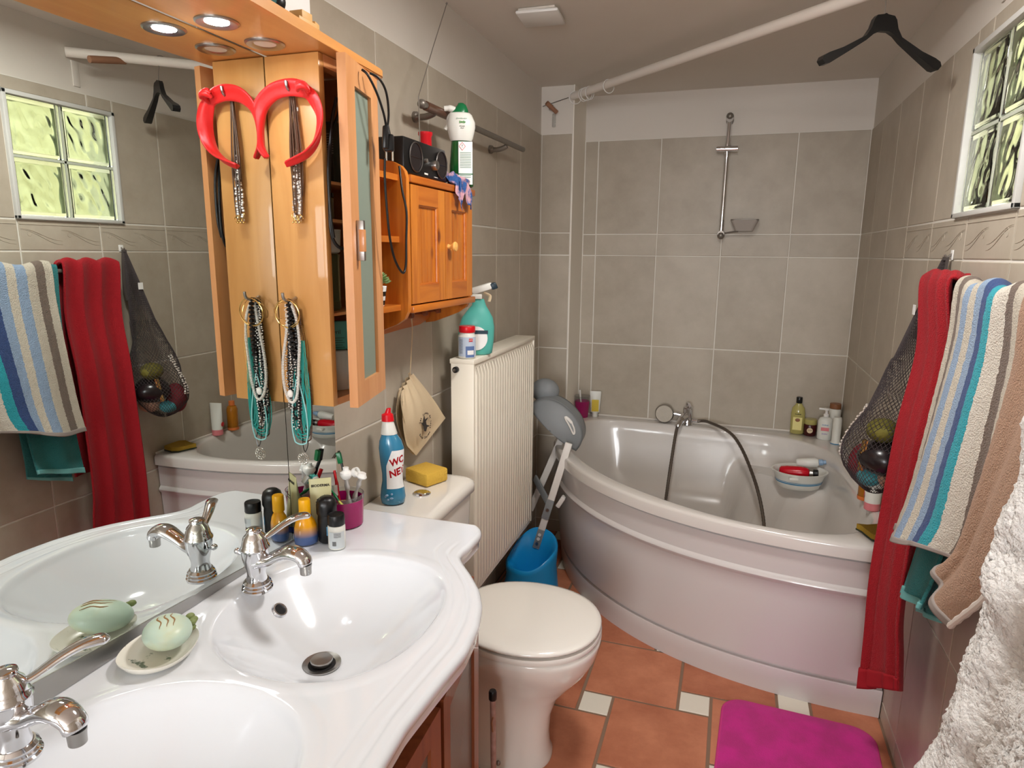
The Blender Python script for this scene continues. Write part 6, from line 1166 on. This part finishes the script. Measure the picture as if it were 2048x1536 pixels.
# ---------------------------------------------------------------- net bag with bath toys
hook = thing('wall_hook', 'small hook on the right wall holding the net bag', 'hook', (W - .004, 1.985, 1.415)); bm = B(); tube(bm, spline([(W - .001, 1.985, 1.420), (W - .012, 1.985, 1.412), (W - .018, 1.985, 1.418)], 4), .003, 8); link('hook', bm, 'gaskt', hook); bm = B(); box(bm, W - .003, W - .0005, 1.975, 1.995, 1.405, 1.43, .001); link('plate', bm, 'white', hook)
prof = [(1.405, .004), (1.36, .012), (1.30, .022), (1.22, .034), (1.14, .046), (1.06, .062), (1.00, .082), (.95, .098), (.90, .104), (.86, .100), (.82, .088), (.785, .066), (.765, .040), (.755, .012)]
def netc(z): s = (1.41 - z) / .655; return V(1.404 - .088 * min(1, s * 1.15), 1.985 + .035 * s, z)
def netr(z):
    for (a, r1), (b_, r2) in zip(prof, prof[1:]):
        if b_ <= z <= a: f = (a - z) / (a - b_); return r1 + (r2 - r1) * f
    return prof[-1][1]
def netpt(u, v, k=1.0):
    z = 1.405 - .650 * v; r = netr(z) * k; a = 2 * pi * u; c = netc(z); lump = 1 + .10 * sin(3 * a + 14 * v) * (v > .4); p = c + V(r * cos(a) * .9 * lump, r * sin(a) * lump, 0); p.x = min(p.x, W - .004); return p
t = thing('net_bag', 'grey net bag stuffed with bath toys hanging on the right wall behind the red towel', 'net bag', (1.40, 1.985, 1.405)); bm = B(); nu, nv = 44, 80
vg = {}
def gv(i, j):
    k_ = (i % (2 * nu), j)
    if k_ not in vg: vg[k_] = bm.verts.new(netpt((i % (2 * nu)) / (2 * nu), j / nv))
    return vg[k_]
for j in range(nv):
    for i in range(2 * nu):
        if (i + j) % 2 == 0 and 0 < j < nv: bm.faces.new((gv(i, j - 1), gv(i + 1, j), gv(i, j + 1), gv(i - 1, j)))
o = link('net', bm, 'net', t, sm=0); wf = o.modifiers.new('mesh', 'WIREFRAME'); wf.thickness = .0022; wf.use_even_offset = False
bm = B(); tube(bm, spline([(W - .014, 1.985, 1.412), (1.398, 1.985, 1.36), (1.375, 1.99, 1.25), (1.36, 1.992, 1.20)], 6), .004, 8, flat=(2.2, .5)); tube(bm, spline([(W - .012, 1.986, 1.412), (1.405, 1.975, 1.36), (1.40, 1.965, 1.27), (1.39, 1.965, 1.22)], 6), .003, 8, flat=(2.2, .5)); link('strap', bm, mat('dark_strap', srgb(66, 58, 54), .8), t)
bm = B(); box(bm, 1.352, 1.354, 1.985, 2.006, 1.262, 1.288); link('care_label', bm, 'label', t, label='small white care label')
def toy(name, label, cat, c, r, m, lump=.25, sc=9):
    t = thing(name, label, cat, c); bm = B(); ball(bm, c, *r, 28)
    for v in bm.verts: d = v.co - Vector(c); v.co = Vector(c) + d * (1 + lump * noise.noise(v.co * sc + V(3, 1, 7)))
    link('body', bm, m, t, sm=80); return t
toy('bath_toy', 'yellow-green toy at the top of the filled part of the net bag', 'toy', (1.306, 1.965, .948), (.040, .042, .034), 'pebbled')
toy('bath_toy', 'large dark rounded toy filling the middle of the net bag', 'toy', (1.318, 1.972, .872), (.070, .072, .052), 'darkjar')
toy('bath_toy', 'dark red cloth toy along the lower side of the net bag', 'toy', (1.292, 2.055, .830), (.045, .040, .062), 'bagred')
toy('bath_toy', 'turquoise toy at the bottom tip of the net bag', 'toy', (1.300, 2.022, .797), (.034, .034, .026), 'bagteal', .15)
t = toy('bath_toy', 'beige toy bulging from the net bag beside the red towel', 'toy', (1.352, 1.985, .812), (.040, .046, .034), 'skin', .1)
t = thing('bead_string', 'string of silver beads draped down the outer side of the net bag', 'bead string', (1.22, 2.03, .95)); bm = B()
for k in range(2): beads(bm, spline([netpt(.44 + .03 * k, v, 1.03) for v in (.62, .68, .74, .80, .86)], 6), .0042, .0095, jitter=.002)
link('beads', bm, 'crystal', t); bm = B(); tube(bm, spline([netpt(.62, v, .96) for v in (.74, .79, .84, .88)], 5), .006, 8, flat=(1.4, .5)); link('gold_ribbon', bm, 'gold', t)
for ch in SPRAY.children: ch.data.transform(Matrix.Diagonal((1.28, 1.1, 1.02, 1)))
SPRAY.location = (.092, 2.045, 1.0795)

# housing for the added ceiling light (unseen, above the picture)
t = thing('added_ceiling_lamp', 'added round white ceiling lamp, unseen, lighting the room from above', 'lamp', (.80, 1.42, H)); lpart(t, 'housing', [(.0, -.0005), (.15, -.0005), (.155, -.02), (.152, -.044), (.140, -.046), (.138, -.020), (0, -.018)], 'white')
